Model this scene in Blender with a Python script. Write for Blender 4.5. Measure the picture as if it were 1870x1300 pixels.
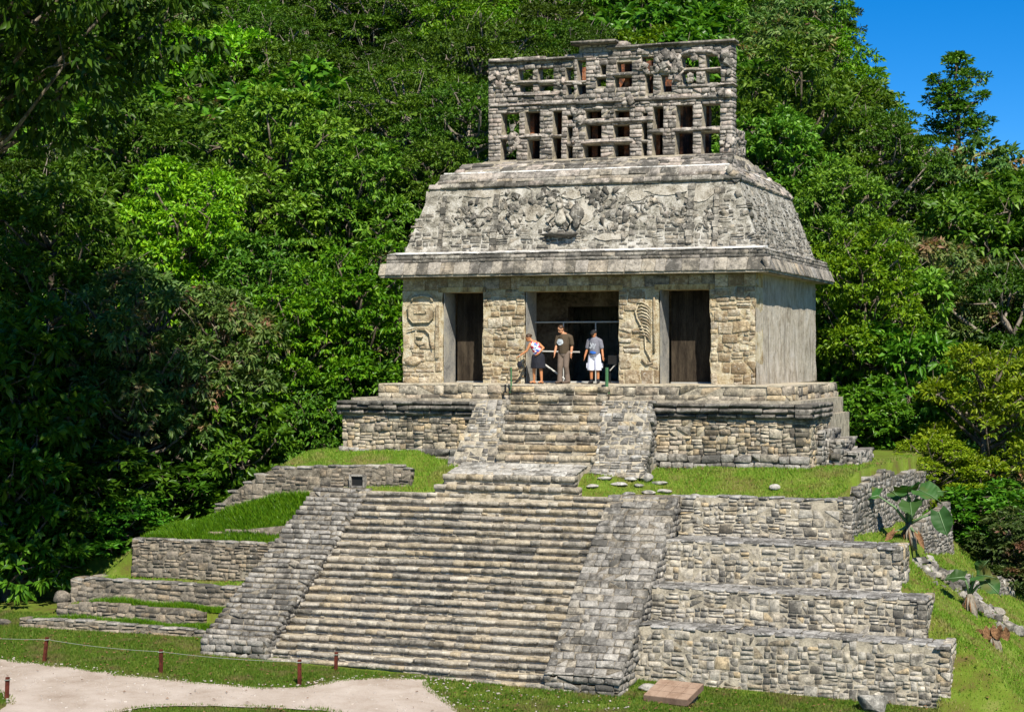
import bpy, bmesh, math, random
import numpy as np
from mathutils import Matrix, Vector

rad = math.radians
scene = bpy.context.scene
for o in list(bpy.data.objects):
    bpy.data.objects.remove(o)

# ------------------------------------------------------------------ camera
FPX, HOR, CXP, TH = 3455.0, 650.0, 935.0, rad(20.1)
SN, CS = math.sin(TH), math.cos(TH)
CAM = (18.172, -55.068, 8.4)
cam = bpy.data.cameras.new('camera')
cam.sensor_width = 36
cam.lens = 36 * FPX / 1870
cam.clip_start, cam.clip_end = 0.5, 3000
camo = bpy.data.objects.new('camera', cam)
scene.collection.objects.link(camo)
camo.location = CAM
camo.rotation_euler = (rad(90), 0, TH)
scene.camera = camo

# ------------------------------------------------------------------ sky, sun, exposure
SUN_AZ, SUN_EL = rad(144.4), rad(46)
w = bpy.data.worlds.new('World')
scene.world = w
w.use_nodes = True
wn = w.node_tree
wn.nodes.clear()
sky = wn.nodes.new('ShaderNodeTexSky')
sky.sky_type = 'NISHITA'
sky.sun_disc = False
sky.sun_elevation = SUN_EL
sky.sun_rotation = SUN_AZ
sky.altitude = 1500
sky.air_density = 0.7
sky.dust_density = 0.25
sky.ozone_density = 6.0
bg = wn.nodes.new('ShaderNodeBackground')
bg.inputs['Strength'].default_value = 0.085
wo = wn.nodes.new('ShaderNodeOutputWorld')
hsv = wn.nodes.new('ShaderNodeHueSaturation')
hsv.inputs['Saturation'].default_value = 1.32
wn.links.new(sky.outputs[0], hsv.inputs['Color'])
wn.links.new(hsv.outputs[0], bg.inputs[0])
wn.links.new(bg.outputs[0], wo.inputs[0])

sun = bpy.data.lights.new('sun', 'SUN')
sun.energy = 5.0
sun.angle = rad(0.5)
sun.color = (1.0, 0.93, 0.80)
suno = bpy.data.objects.new('sun', sun)
scene.collection.objects.link(suno)
to_sun = Vector((math.sin(SUN_AZ) * math.cos(SUN_EL), math.cos(SUN_AZ) * math.cos(SUN_EL), math.sin(SUN_EL)))
suno.rotation_euler = to_sun.to_track_quat('Z', 'Y').to_euler()
suno.location = (30, -60, 60)

scene.view_settings.view_transform = 'Standard'
scene.view_settings.look = 'None'
scene.view_settings.exposure = 0.75
scene.view_settings.gamma = 1.0
scene.view_settings.use_curve_mapping = False
scene.cycles.max_bounces = 6
scene.cycles.diffuse_bounces = 2
scene.cycles.glossy_bounces = 2
scene.cycles.transmission_bounces = 4
scene.cycles.transparent_max_bounces = 4

# ------------------------------------------------------------------ helpers
COL = scene.collection
rng = np.random.default_rng(7)
random.seed(7)

def project(p):
    dx, dy = p[0] - CAM[0], p[1] - CAM[1]
    t = -SN * dx + CS * dy
    r = CS * dx + SN * dy
    return CXP + FPX * r / t, HOR - FPX * (p[2] - CAM[2]) / t, t

def rt(px, t):
    """ground position at a bearing and a distance from the viewpoint"""
    r = (px - CXP) / FPX * t
    return CAM[0] - SN * t + CS * r, CAM[1] + CS * t + SN * r

def ztop(py, t):
    return CAM[2] + t * (HOR - py) / FPX

def link(name, data, parent=None, mat=None):
    o = bpy.data.objects.new(name, data)
    COL.objects.link(o)
    if parent is not None:
        o.parent = parent
    if mat is not None and data is not None and hasattr(data, 'materials') and len(data.materials) == 0:
        data.materials.append(mat)
    return o

def empty(name, loc, label=None, cat=None, group=None):
    o = bpy.data.objects.new(name, None)
    COL.objects.link(o)
    o.location = loc
    o.empty_display_size = 0.1
    tag(o, label, cat, group)
    return o

def tag(o, label=None, cat=None, group=None, kind=None):
    if label: o['label'] = label
    if cat: o['category'] = cat
    if group: o['group'] = group
    if kind: o['kind'] = kind
    return o

def np_mesh(name, v, polys, smooth=False):
    """polys: list of (k-gon int array (n,k))"""
    me = bpy.data.meshes.new(name)
    v = np.asarray(v, dtype=np.float32)
    me.vertices.add(len(v))
    me.vertices.foreach_set('co', v.ravel())
    tot = sum(p.size for p in polys)
    n = sum(len(p) for p in polys)
    me.loops.add(tot)
    me.polygons.add(n)
    me.loops.foreach_set('vertex_index', np.concatenate([p.ravel() for p in polys]).astype(np.int32))
    starts, totals, acc = [], [], 0
    for p in polys:
        k = p.shape[1]
        starts.append(acc + np.arange(len(p)) * k)
        totals.append(np.full(len(p), k))
        acc += p.size
    me.polygons.foreach_set('loop_start', np.concatenate(starts).astype(np.int32))
    try:
        me.polygons.foreach_set('loop_total', np.concatenate(totals).astype(np.int32))
    except Exception:
        pass
    if smooth:
        me.polygons.foreach_set('use_smooth', np.ones(n, dtype=bool))
    me.update(calc_edges=True)
    me.validate()
    return me

class MB:
    """collects faces of one mesh in world space"""
    def __init__(s):
        s.v, s.f = [], []
    def poly(s, pts):
        b = len(s.v)
        s.v += [tuple(p) for p in pts]
        s.f.append(tuple(range(b, b + len(pts))))
    def hexa(s, a, b):
        """a: 4 bottom points, b: 4 top points"""
        i = len(s.v)
        s.v += [tuple(p) for p in a] + [tuple(p) for p in b]
        s.f += [(i + 3, i + 2, i + 1, i), (i + 4, i + 5, i + 6, i + 7)]
        for k in range(4):
            j = (k + 1) % 4
            s.f.append((i + k, i + j, i + 4 + j, i + 4 + k))
    def box(s, x0, x1, y0, y1, z0, z1):
        s.hexa([(x0, y0, z0), (x1, y0, z0), (x1, y1, z0), (x0, y1, z0)], [(x0, y0, z1), (x1, y0, z1), (x1, y1, z1), (x0, y1, z1)])
    def frustum(s, a, b):
        """a,b: (hx, y0, y1, z)"""
        q = lambda r: [(-r[0], r[1], r[3]), (r[0], r[1], r[3]), (r[0], r[2], r[3]), (-r[0], r[2], r[3])]
        s.hexa(q(a), q(b))
    def tube(s, pts, radii, seg=6, caps=True):
        pts = [Vector(p) for p in pts]
        if not hasattr(radii, '__len__'): radii = [radii] * len(pts)
        base = len(s.v)
        up = Vector((0.13, 0.21, 0.97))
        for i, p in enumerate(pts):
            d = (pts[min(i + 1, len(pts) - 1)] - pts[max(i - 1, 0)]).normalized()
            a = d.cross(up)
            if a.length < 0.05: a = d.cross(Vector((1, 0, 0)))
            a.normalize()
            b = d.cross(a)
            for k in range(seg):
                an = 2 * math.pi * k / seg
                s.v.append(tuple(p + (a * math.cos(an) + b * math.sin(an)) * radii[i]))
        for i in range(len(pts) - 1):
            for k in range(seg):
                j = (k + 1) % seg
                s.f.append((base + i * seg + k, base + i * seg + j, base + (i + 1) * seg + j, base + (i + 1) * seg + k))
        if caps:
            s.f.append(tuple(base + k for k in reversed(range(seg))))
            e = base + (len(pts) - 1) * seg
            s.f.append(tuple(e + k for k in range(seg)))
    def ball(s, c, r, seg=10, rings=6, rot=None):
        if not hasattr(r, '__len__'): r = (r, r, r)
        base = len(s.v)
        c = Vector(c)
        def put(q):
            q = Vector((q[0] * r[0], q[1] * r[1], q[2] * r[2]))
            if rot is not None: q = rot @ q
            s.v.append(tuple(c + q))
        put((0, 0, -1))
        for i in range(1, rings):
            th = -math.pi / 2 + math.pi * i / rings
            for k in range(seg):
                an = 2 * math.pi * k / seg
                put((math.cos(th) * math.cos(an), math.cos(th) * math.sin(an), math.sin(th)))
        put((0, 0, 1))
        top = len(s.v) - 1
        for k in range(seg):
            j = (k + 1) % seg
            s.f.append((base, base + 1 + j, base + 1 + k))
            s.f.append((top, base + 1 + (rings - 2) * seg + k, base + 1 + (rings - 2) * seg + j))
            for i in range(rings - 2):
                q = base + 1 + i * seg
                s.f.append((q + k, q + j, q + seg + j, q + seg + k))
    def mesh(s, name, smooth=False, origin=(0, 0, 0)):
        me = bpy.data.meshes.new(name)
        o = origin
        me.from_pydata([(x - o[0], y - o[1], z - o[2]) for x, y, z in s.v], [], s.f)
        if smooth:
            for p in me.polygons: p.use_smooth = True
        me.update()
        return me
    def build(s, name, mat, parent=None, smooth=False, bevel=0.0):
        o_ = (0, 0, 0)
        if parent is not None:
            o_ = parent.matrix_world.translation if parent.type != 'EMPTY' else parent.location
            p = parent
            o_ = Vector((0, 0, 0))
            while p is not None:
                o_ = o_ + p.location
                p = p.parent
            me = s.mesh(name, smooth, tuple(o_))
            o = link(name, me, parent, mat)
        else:
            c = np.array(s.v)
            o_ = Vector(((c[:, 0].min() + c[:, 0].max()) / 2, (c[:, 1].min() + c[:, 1].max()) / 2, c[:, 2].min()))
            me = s.mesh(name, smooth, tuple(o_))
            o = link(name, me, None, mat)
            o.location = o_
        return o

# ------------------------------------------------------------------ materials
def nt(name):
    m = bpy.data.materials.new(name)
    m.use_nodes = True
    t = m.node_tree
    t.nodes.clear()
    out = t.nodes.new('ShaderNodeOutputMaterial')
    return m, t, out

def N(t, kind, **kw):
    n = t.nodes.new(kind)
    for k, v in kw.items():
        if k.startswith('i_'):
            key = k[2:]
            key = int(key) if key.isdigit() else key.replace('_', ' ')
            n.inputs[key].default_value = v
        else:
            setattr(n, k, v)
    return n

def ramp(t, fac, stops, interp='LINEAR'):
    r = t.nodes.new('ShaderNodeValToRGB')
    r.color_ramp.interpolation = interp
    e = r.color_ramp.elements
    while len(e) < len(stops): e.new(0.5)
    for el, (p, c) in zip(e, stops):
        el.position = p
        el.color = (*c, 1) if len(c) == 3 else c
    t.links.new(fac, r.inputs[0])
    return r.outputs[0]

def gray(v): return (v, v, v)

def mixc(t, fac, a, b, mode='MIX'):
    m = t.nodes.new('ShaderNodeMix')
    m.data_type = 'RGBA'
    m.blend_type = mode
    for idx, val in ((0, fac), (6, a), (7, b)):
        if hasattr(val, 'is_linked') or isinstance(val, bpy.types.NodeSocket):
            t.links.new(val, m.inputs[idx])
        elif idx == 0:
            m.inputs[0].default_value = val
        else:
            m.inputs[idx].default_value = (*val, 1)
    return m.outputs[2]

def mathn(t, op, a, b=None):
    m = t.nodes.new('ShaderNodeMath')
    m.operation = op
    for i, v in enumerate((a, b)):
        if v is None: continue
        if isinstance(v, bpy.types.NodeSocket): t.links.new(v, m.inputs[i])
        else: m.inputs[i].default_value = v
    return m.outputs[0]

def noise(t, vec, scale, detail=4, rough=0.6, dist=0.0):
    n = N(t, 'ShaderNodeTexNoise')
    n.inputs['Scale'].default_value = scale
    n.inputs['Detail'].default_value = detail
    n.inputs['Roughness'].default_value = rough
    n.inputs['Distortion'].default_value = dist
    t.links.new(vec, n.inputs['Vector'])
    return n.outputs['Fac']

def mapped(t, vec, sc):
    m = t.nodes.new('ShaderNodeMapping')
    m.inputs['Scale'].default_value = sc
    t.links.new(vec, m.inputs[0])
    return m.outputs[0]

def finish(t, out, col, rough=0.92, bump=None, bstr=0.6, bdist=0.02, spec=0.15):
    b = t.nodes.new('ShaderNodeBsdfPrincipled')
    if isinstance(col, bpy.types.NodeSocket): t.links.new(col, b.inputs['Base Color'])
    else: b.inputs['Base Color'].default_value = (*col, 1)
    b.inputs['Roughness'].default_value = rough
    b.inputs['Specular IOR Level'].default_value = spec
    if bump is not None:
        bn = t.nodes.new('ShaderNodeBump')
        bn.inputs['Strength'].default_value = bstr
        bn.inputs['Distance'].default_value = bdist
        t.links.new(bump, bn.inputs['Height'])
        t.links.new(bn.outputs[0], b.inputs['Normal'])
    t.links.new(b.outputs[0], out.inputs['Surface'])
    return b

def stone_mat(name, cols, dark=(0.05, 0.048, 0.043), dark_amt=0.5, pale=(0.62, 0.6, 0.55), pale_amt=0.3, moss=0.0, bd=0.02):
    """cols: albedo stops drawn per stone"""
    m, t, out = nt(name)
    geo = N(t, 'ShaderNodeNewGeometry')
    oi = N(t, 'ShaderNodeObjectInfo')
    pos = geo.outputs['Position']
    rnd = mathn(t, 'FRACT', mathn(t, 'ADD', oi.outputs['Random'], mathn(t, 'MULTIPLY', geo.outputs['Random Per Island'], 7.31)))
    cols = [tuple(q * 0.86 for q in c) for c in cols]
    pale = tuple(q * 0.8 for q in pale)
    mean_ = [sum(c[i] for c in cols) / len(cols) for i in range(3)]
    cols = [tuple(c[i] * 0.68 + mean_[i] * 0.32 for i in range(3)) for c in cols]
    n_ = len(cols)
    base = ramp(t, rnd, [(i / (n_ - 1), c) for i, c in enumerate(cols)])
    mott = mathn(t, 'ADD', mathn(t, 'MULTIPLY', noise(t, pos, 20, 5, 0.75), 0.5), mathn(t, 'MULTIPLY', noise(t, pos, 7, 4, 0.7), 0.5))
    base = mixc(t, 1.0, base, ramp(t, mott, [(0.36, gray(0.5)), (0.5, gray(1.0)), (0.64, gray(1.5))]), 'MULTIPLY')
    # dark weathering crust, more on some stones than on others
    big = noise(t, pos, 1.1, 4, 0.65, 0.4)
    med = noise(t, pos, 5.5, 5, 0.7)
    r2 = mathn(t, 'FRACT', mathn(t, 'MULTIPLY', rnd, 13.7))
    dsum = mathn(t, 'ADD', mathn(t, 'ADD', mathn(t, 'MULTIPLY', big, 0.8), mathn(t, 'MULTIPLY', med, 0.9)), mathn(t, 'MULTIPLY', r2, 0.25))
    th = 1.12 - dark_amt * 0.35
    dmask = ramp(t, dsum, [(max(0, th - 0.12), gray(0)), (min(1, th + 0.14), gray(0.85))]) if th + 0.14 <= 1 else ramp(t, mathn(t, 'MULTIPLY', dsum, 0.5), [((th - 0.12) / 2, gray(0)), ((th + 0.14) / 2, gray(0.85))])
    base = mixc(t, dmask, base, dark)
    # pale lichen and lime
    lic = noise(t, pos, 9.0, 6, 0.75, 0.6)
    pth = 0.66 - pale_amt * 0.2
    base = mixc(t, ramp(t, lic, [(pth, gray(0)), (pth + 0.08, gray(0.8))]), base, pale)
    if moss > 0:
        ms = noise(t, pos, 2.3, 5, 0.7)
        base = mixc(t, ramp(t, ms, [(0.68 - moss * 0.15, gray(0)), (0.76 - moss * 0.12, gray(0.65))]), base, (0.07, 0.1, 0.02))
    bm = mathn(t, 'ADD', mathn(t, 'MULTIPLY', noise(t, pos, 38, 6, 0.7), 0.5), mathn(t, 'MULTIPLY', noise(t, pos, 9, 4, 0.6), 1.0))
    finish(t, out, base, 0.93, bm, 1.0, bd * 1.6)
    return m

def rough_mat(name, stops, scale=3.0, fine=30, bd=0.02, stretch=(1, 1, 1), rough=0.95):
    m, t, out = nt(name)
    geo = N(t, 'ShaderNodeNewGeometry')
    pos = mapped(t, geo.outputs['Position'], stretch)
    a = mathn(t, 'ADD', mathn(t, 'MULTIPLY', noise(t, pos, scale, 6, 0.68, 0.3), 0.7), mathn(t, 'MULTIPLY', noise(t, pos, fine, 4, 0.6), 0.3))
    a = mathn(t, 'ADD', mathn(t, 'MULTIPLY', mathn(t, 'SUBTRACT', a, 0.5), 2.0), 0.5)
    col = ramp(t, a, stops)
    finish(t, out, col, rough, noise(t, pos, fine, 5, 0.7), 0.8, bd)
    return m

M = {}
# stones of each kind of masonry (real albedo)
M['stair'] = stone_mat('stair_stone', [(0.34, 0.31, 0.26), (0.27, 0.25, 0.22), (0.40, 0.35, 0.27), (0.43, 0.34, 0.21), (0.37, 0.34, 0.29), (0.54, 0.50, 0.42), (0.44, 0.37, 0.28)], dark_amt=0.12, pale_amt=0.35)
M['ramp'] = stone_mat('ramp_stone', [(0.30, 0.285, 0.26), (0.23, 0.22, 0.205), (0.36, 0.34, 0.31), (0.33, 0.30, 0.255), (0.44, 0.42, 0.38), (0.28, 0.265, 0.24), (0.37, 0.32, 0.24)], dark_amt=0.42, pale_amt=0.2)
M['wall'] = stone_mat('wall_stone', [(0.42, 0.40, 0.35), (0.32, 0.30, 0.26), (0.50, 0.46, 0.38), (0.45, 0.33, 0.17), (0.38, 0.36, 0.32), (0.55, 0.50, 0.42), (0.38, 0.36, 0.33), (0.50, 0.44, 0.34), (0.54, 0.50, 0.42)], dark_amt=0.36, pale_amt=0.22)
M['cap'] = stone_mat('cap_stone', [(0.30, 0.29, 0.28), (0.36, 0.35, 0.33), (0.42, 0.41, 0.39), (0.27, 0.26, 0.25)], dark_amt=0.45, pale_amt=0.5)
M['leftwall'] = stone_mat('brown_wall_stone', [(0.24, 0.20, 0.15), (0.32, 0.27, 0.20), (0.20, 0.18, 0.15), (0.36, 0.31, 0.25), (0.28, 0.21, 0.13)], dark_amt=0.3, pale_amt=0.2, moss=0.2)
M['plinth'] = stone_mat('plinth_stone', [(0.45, 0.39, 0.29), (0.36, 0.32, 0.26), (0.52, 0.44, 0.30), (0.47, 0.34, 0.18), (0.40, 0.34, 0.28), (0.55, 0.50, 0.40)], dark_amt=0.3, pale_amt=0.25)
M['cornice'] = stone_mat('cornice_stone', [(0.27, 0.25, 0.22), (0.20, 0.19, 0.17), (0.33, 0.30, 0.26), (0.25, 0.22, 0.19)], dark_amt=0.55, pale_amt=0.25, moss=0.1)
M['pier'] = stone_mat('pier_stone', [(0.62, 0.54, 0.39), (0.54, 0.45, 0.30), (0.66, 0.61, 0.50), (0.58, 0.44, 0.25), (0.66, 0.61, 0.52)], dark=(0.19, 0.13, 0.07), dark_amt=0.45, pale_amt=0.4, bd=0.05)
M['roof'] = stone_mat('roof_stone', [(0.36, 0.34, 0.295), (0.27, 0.255, 0.225), (0.43, 0.40, 0.345), (0.33, 0.30, 0.25), (0.41, 0.35, 0.27)], dark_amt=0.55, pale=(0.66, 0.63, 0.57), pale_amt=0.42, bd=0.03)
M['slab'] = stone_mat('roof_slab_stone', [(0.36, 0.32, 0.26), (0.28, 0.26, 0.24), (0.40, 0.35, 0.27), (0.32, 0.31, 0.30), (0.38, 0.30, 0.20)], dark_amt=0.35, pale_amt=0.3)
M['comb'] = stone_mat('comb_stone', [(0.42, 0.38, 0.34), (0.33, 0.30, 0.27), (0.49, 0.45, 0.40), (0.46, 0.37, 0.32), (0.38, 0.35, 0.30)], dark_amt=0.36, pale=(0.68, 0.66, 0.62), pale_amt=0.4)
M['stucco'] = stone_mat('stucco', [(0.46, 0.43, 0.375), (0.34, 0.315, 0.27), (0.54, 0.51, 0.455), (0.28, 0.255, 0.215), (0.45, 0.39, 0.30)], dark_amt=0.6, pale=(0.68, 0.66, 0.61), pale_amt=0.45, bd=0.04)
M['relief'] = stone_mat('stucco_relief', [(0.56, 0.48, 0.33), (0.50, 0.42, 0.28), (0.60, 0.54, 0.41)], dark=(0.17, 0.12, 0.07), dark_amt=0.35, pale_amt=0.35, bd=0.03)
M['boulder'] = stone_mat('boulder_stone', [(0.36, 0.34, 0.30), (0.44, 0.42, 0.38), (0.5, 0.49, 0.46)], dark_amt=0.25, pale_amt=0.4)
# mortar and earth cores
M['mortar_stair'] = rough_mat('stair_mortar', [(0.3, (0.20, 0.17, 0.12)), (0.5, (0.38, 0.33, 0.25)), (0.7, (0.52, 0.46, 0.36))], 4, 30)
M['mortar_wall'] = rough_mat('wall_mortar', [(0.25, (0.13, 0.115, 0.09)), (0.45, (0.28, 0.25, 0.195)), (0.68, (0.44, 0.39, 0.30))], 4, 30, 0.03)
M['mortar_dark'] = rough_mat('earthy_mortar', [(0.3, (0.06, 0.052, 0.04)), (0.5, (0.16, 0.14, 0.11)), (0.7, (0.27, 0.24, 0.19))], 4, 30, 0.03)
M['mortar_white'] = rough_mat('lime_mortar', [(0.22, (0.06, 0.055, 0.045)), (0.40, (0.22, 0.205, 0.17)), (0.54, (0.36, 0.34, 0.295)), (0.72, (0.52, 0.50, 0.46))], 2.4, 22, 0.05)
M['whitewash'] = rough_mat('white_lime', [(0.3, (0.18, 0.17, 0.155)), (0.45, (0.46, 0.45, 0.43)), (0.6, (0.62, 0.61, 0.59))], 2, 20, 0.02)
M['patch'] = rough_mat('pale_plaster', [(0.25, (0.13, 0.115, 0.09)), (0.42, (0.30, 0.27, 0.22)), (0.65, (0.46, 0.43, 0.375))], 3.0, 24, 0.05)
M['plaster'] = rough_mat('pier_plaster', [(0.2, (0.15, 0.10, 0.05)), (0.36, (0.36, 0.28, 0.165)), (0.52, (0.50, 0.43, 0.29)), (0.75, (0.60, 0.56, 0.45))], 3.4, 24, 0.07)
M['reveal'] = rough_mat('doorway_plaster', [(0.2, (0.11, 0.11, 0.105)), (0.45, (0.25, 0.245, 0.23)), (0.75, (0.40, 0.37, 0.30))], 1.6, 18, 0.02)  # grey darkened to paint in the reveals' partial shadow
M['lintel'] = rough_mat('stained_lintel', [(0.25, (0.07, 0.055, 0.04)), (0.45, (0.34, 0.24, 0.11)), (0.6, (0.48, 0.38, 0.20)), (0.75, (0.5, 0.45, 0.34))], 2.0, 20, 0.02, (1.6, 1.6, 0.5))
M['streaked'] = rough_mat('streaked_plaster', [(0.32, (0.07, 0.065, 0.06)), (0.42, (0.24, 0.215, 0.18)), (0.5, (0.42, 0.375, 0.31)), (0.65, (0.54, 0.50, 0.44))], 2.8, 12, 0.10, (2.2, 2.2, 0.36))
def stained_wall():
    m, t, out = nt('stained_plaster')
    geo = N(t, 'ShaderNodeNewGeometry')
    pos = geo.outputs['Position']
    base = ramp(t, noise(t, pos, 1.6, 7, 0.72, 0.5), [(0.33, (0.30, 0.26, 0.20)), (0.45, (0.46, 0.41, 0.33)), (0.56, (0.55, 0.50, 0.42)), (0.68, (0.60, 0.57, 0.52))])
    st = noise(t, mapped(t, pos, (3.6, 3.6, 0.34)), 1.6, 7, 0.75, 0.9)
    base = mixc(t, ramp(t, st, [(0.53, gray(0)), (0.62, gray(0.75))]), base, (0.11, 0.10, 0.09))
    st2 = noise(t, mapped(t, pos, (5, 5, 0.5)), 2.2, 5, 0.7, 0.3)
    base = mixc(t, ramp(t, st2, [(0.55, gray(0)), (0.66, gray(0.5))]), base, (0.26, 0.20, 0.13))
    cr = noise(t, mapped(t, pos, (1, 1, 0.6)), 9, 6, 0.75, 0.8)
    finish(t, out, base, 0.95, mathn(t, 'ADD', noise(t, mapped(t, pos, (1, 1, 0.45)), 5, 6, 0.7), mathn(t, 'MULTIPLY', cr, 0.8)), 1.0, 0.12)
    return m
M['streaked'] = stained_wall()
M['interior'] = rough_mat('smoky_plaster', [(0.3, (0.05, 0.04, 0.03)), (0.5, (0.14, 0.11, 0.075)), (0.7, (0.24, 0.20, 0.14))], 1.2, 10)  # uneven dark brown for the inner walls and ceiling
M['dark_plank'] = rough_mat('dark_plank', [(0.3, (0.016, 0.012, 0.009)), (0.5, (0.035, 0.027, 0.019)), (0.7, (0.06, 0.047, 0.033))], 1.5, 14, 0.01, (3, 3, 0.5))  # near-black brown that paints in the shade of the rooms
M['red'] = rough_mat('red_plaster', [(0.3, (0.04, 0.025, 0.02)), (0.48, (0.10, 0.05, 0.035)), (0.6, (0.26, 0.09, 0.035)), (0.7, (0.3, 0.17, 0.11))], 2.0, 14)
M['floor'] = rough_mat('stone_floor', [(0.3, (0.25, 0.22, 0.17)), (0.5, (0.42, 0.37, 0.28)), (0.7, (0.52, 0.46, 0.36))], 3, 20)
M['gravel'] = rough_mat('gravel_path', [(0.15, (0.25, 0.195, 0.15)), (0.38, (0.36, 0.30, 0.25)), (0.56, (0.42, 0.36, 0.31)), (0.85, (0.50, 0.44, 0.39))], 0.7, 30, 0.03)
M['pebble'] = rough_mat('pebble', [(0.3, (0.30, 0.26, 0.22)), (0.6, (0.44, 0.40, 0.36))], 20, 60, 0.005)
M['wood'] = rough_mat('weathered_wood', [(0.3, (0.12, 0.08, 0.05)), (0.6, (0.3, 0.22, 0.15))], 4, 40)
M['post'] = rough_mat('red_brown_post', [(0.3, (0.05, 0.014, 0.009)), (0.6, (0.12, 0.03, 0.018))], 6, 50)
M['plaque'] = rough_mat('plaque_stone', [(0.3, (0.22, 0.145, 0.10)), (0.6, (0.31, 0.22, 0.16))], 3, 30, 0.01)
M['plaque_edge'] = rough_mat('plaque_base', [(0.3, (0.10, 0.065, 0.048)), (0.6, (0.16, 0.11, 0.08))], 3, 50, 0.01)
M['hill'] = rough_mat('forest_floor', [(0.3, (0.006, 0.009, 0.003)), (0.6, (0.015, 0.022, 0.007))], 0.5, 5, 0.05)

def plain(name, col, rough=0.6, spec=0.3, metal=0.0):
    m, t, out = nt(name)
    geo = N(t, 'ShaderNodeNewGeometry')
    n = noise(t, geo.outputs['Position'], 30, 3)
    c = mixc(t, 1.0, col, ramp(t, n, [(0.3, gray(0.8)), (0.7, gray(1.12))]), 'MULTIPLY')
    b = finish(t, out, c, rough, None, spec=spec)
    b.inputs['Metallic'].default_value = metal
    return m
M['rope'] = plain('grey_rope', (0.24, 0.26, 0.22), 0.8)
M['green_metal'] = plain('green_metal', (0.05, 0.14, 0.06), 0.5)
M['black_metal'] = plain('black_metal', (0.012, 0.012, 0.012), 0.5)
M['steel'] = plain('steel_rail', (0.42, 0.42, 0.40), 0.4, 0.5)
M['bark'] = rough_mat('bark', [(0.3, (0.05, 0.04, 0.03)), (0.55, (0.14, 0.115, 0.085)), (0.75, (0.24, 0.21, 0.17))], 5, 30, 0.02, (1, 1, 0.3))
M['pale_bark'] = rough_mat('pale_bark', [(0.3, (0.09, 0.075, 0.055)), (0.6, (0.24, 0.21, 0.17))], 5, 30, 0.02, (1, 1, 0.3))

def leaf_mat(name, c0, c1, c2, rough=0.42, trans=0.30, tint=None, tint_amt=0.0):
    m, t, out = nt(name)
    geo = N(t, 'ShaderNodeNewGeometry')
    oi = N(t, 'ShaderNodeObjectInfo')
    rp = geo.outputs['Random Per Island']
    col = ramp(t, rp, [(0.0, c0), (0.5, c1), (1.0, c2)])
    if tint:
        col = mixc(t, ramp(t, noise(t, geo.outputs['Position'], 0.9, 3), [(0.55 - tint_amt * 0.2, gray(0)), (0.66 - tint_amt * 0.1, gray(0.8))]), col, tint)
    hs = N(t, 'ShaderNodeHueSaturation')
    t.links.new(col, hs.inputs['Color'])
    t.links.new(mathn(t, 'ADD', 0.485, mathn(t, 'MULTIPLY', oi.outputs['Random'], 0.03)), hs.inputs['Hue'])
    t.links.new(mathn(t, 'ADD', 0.62, mathn(t, 'MULTIPLY', mathn(t, 'FRACT', mathn(t, 'MULTIPLY', oi.outputs['Random'], 9.3)), 0.7)), hs.inputs['Value'])
    b = N(t, 'ShaderNodeBsdfPrincipled')
    t.links.new(hs.outputs[0], b.inputs['Base Color'])
    b.inputs['Roughness'].default_value = rough
    b.inputs['Specular IOR Level'].default_value = 0.22
    tr = N(t, 'ShaderNodeBsdfTranslucent')
    t.links.new(mixc(t, 1.0, hs.outputs[0], (1.25, 1.3, 0.5), 'MULTIPLY'), tr.inputs['Color'])
    mx = N(t, 'ShaderNodeMixShader')
    mx.inputs[0].default_value = trans
    t.links.new(b.outputs[0], mx.inputs[1])
    t.links.new(tr.outputs[0], mx.inputs[2])
    t.links.new(mx.outputs[0], out.inputs['Surface'])
    return m
M['broad'] = leaf_mat('broad_leaf', (0.032, 0.1, 0.008), (0.06, 0.17, 0.011), (0.125, 0.27, 0.02), 0.35)
M['fine'] = leaf_mat('fine_leaf', (0.05, 0.13, 0.01), (0.1, 0.215, 0.018), (0.185, 0.32, 0.03))
M['dark'] = leaf_mat('dark_leaf', (0.028, 0.075, 0.006), (0.058, 0.125, 0.008), (0.1, 0.18, 0.012), 0.5)
M['lime'] = leaf_mat('lime_leaf', (0.07, 0.19, 0.006), (0.125, 0.28, 0.009), (0.22, 0.38, 0.015))
M['olive'] = leaf_mat('olive_leaf', (0.04, 0.09, 0.02), (0.07, 0.14, 0.03), (0.13, 0.2, 0.05), 0.45, 0.3, (0.28, 0.13, 0.09), 0.0)
M['pink'] = leaf_mat('pink_tipped_leaf', (0.05, 0.1, 0.025), (0.085, 0.145, 0.035), (0.15, 0.19, 0.06), 0.45, 0.3, (0.24, 0.12, 0.085), 0.15)
M['yellow'] = leaf_mat('yellow_green_leaf', (0.09, 0.16, 0.006), (0.14, 0.21, 0.008), (0.22, 0.28, 0.012))
M['bigleaf'] = leaf_mat('elephant_ear_leaf', (0.03, 0.095, 0.022), (0.045, 0.12, 0.03), (0.06, 0.15, 0.035), 0.55, 0.3, (0.13, 0.11, 0.03), 0.1)
M['dryleaf'] = rough_mat('dry_leaf', [(0.3, (0.06, 0.03, 0.015)), (0.6, (0.22, 0.12, 0.06))], 5, 30, 0.03)
M['stalk'] = plain('green_stalk', (0.12, 0.2, 0.09), 0.5)
M['grass'] = leaf_mat('grass_blade', (0.085, 0.18, 0.012), (0.135, 0.25, 0.018), (0.25, 0.315, 0.055), 0.6, 0.4, (0.27, 0.23, 0.09), 0.2)
def turf_mat(name, stops, scale):
    return rough_mat(name, stops, scale, 28, 0.04)
M['turf'] = turf_mat('turf', [(0.2, (0.11, 0.075, 0.035)), (0.38, (0.10, 0.11, 0.018)), (0.6, (0.11, 0.17, 0.016)), (0.85, (0.19, 0.19, 0.055))], 1.3)

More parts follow.
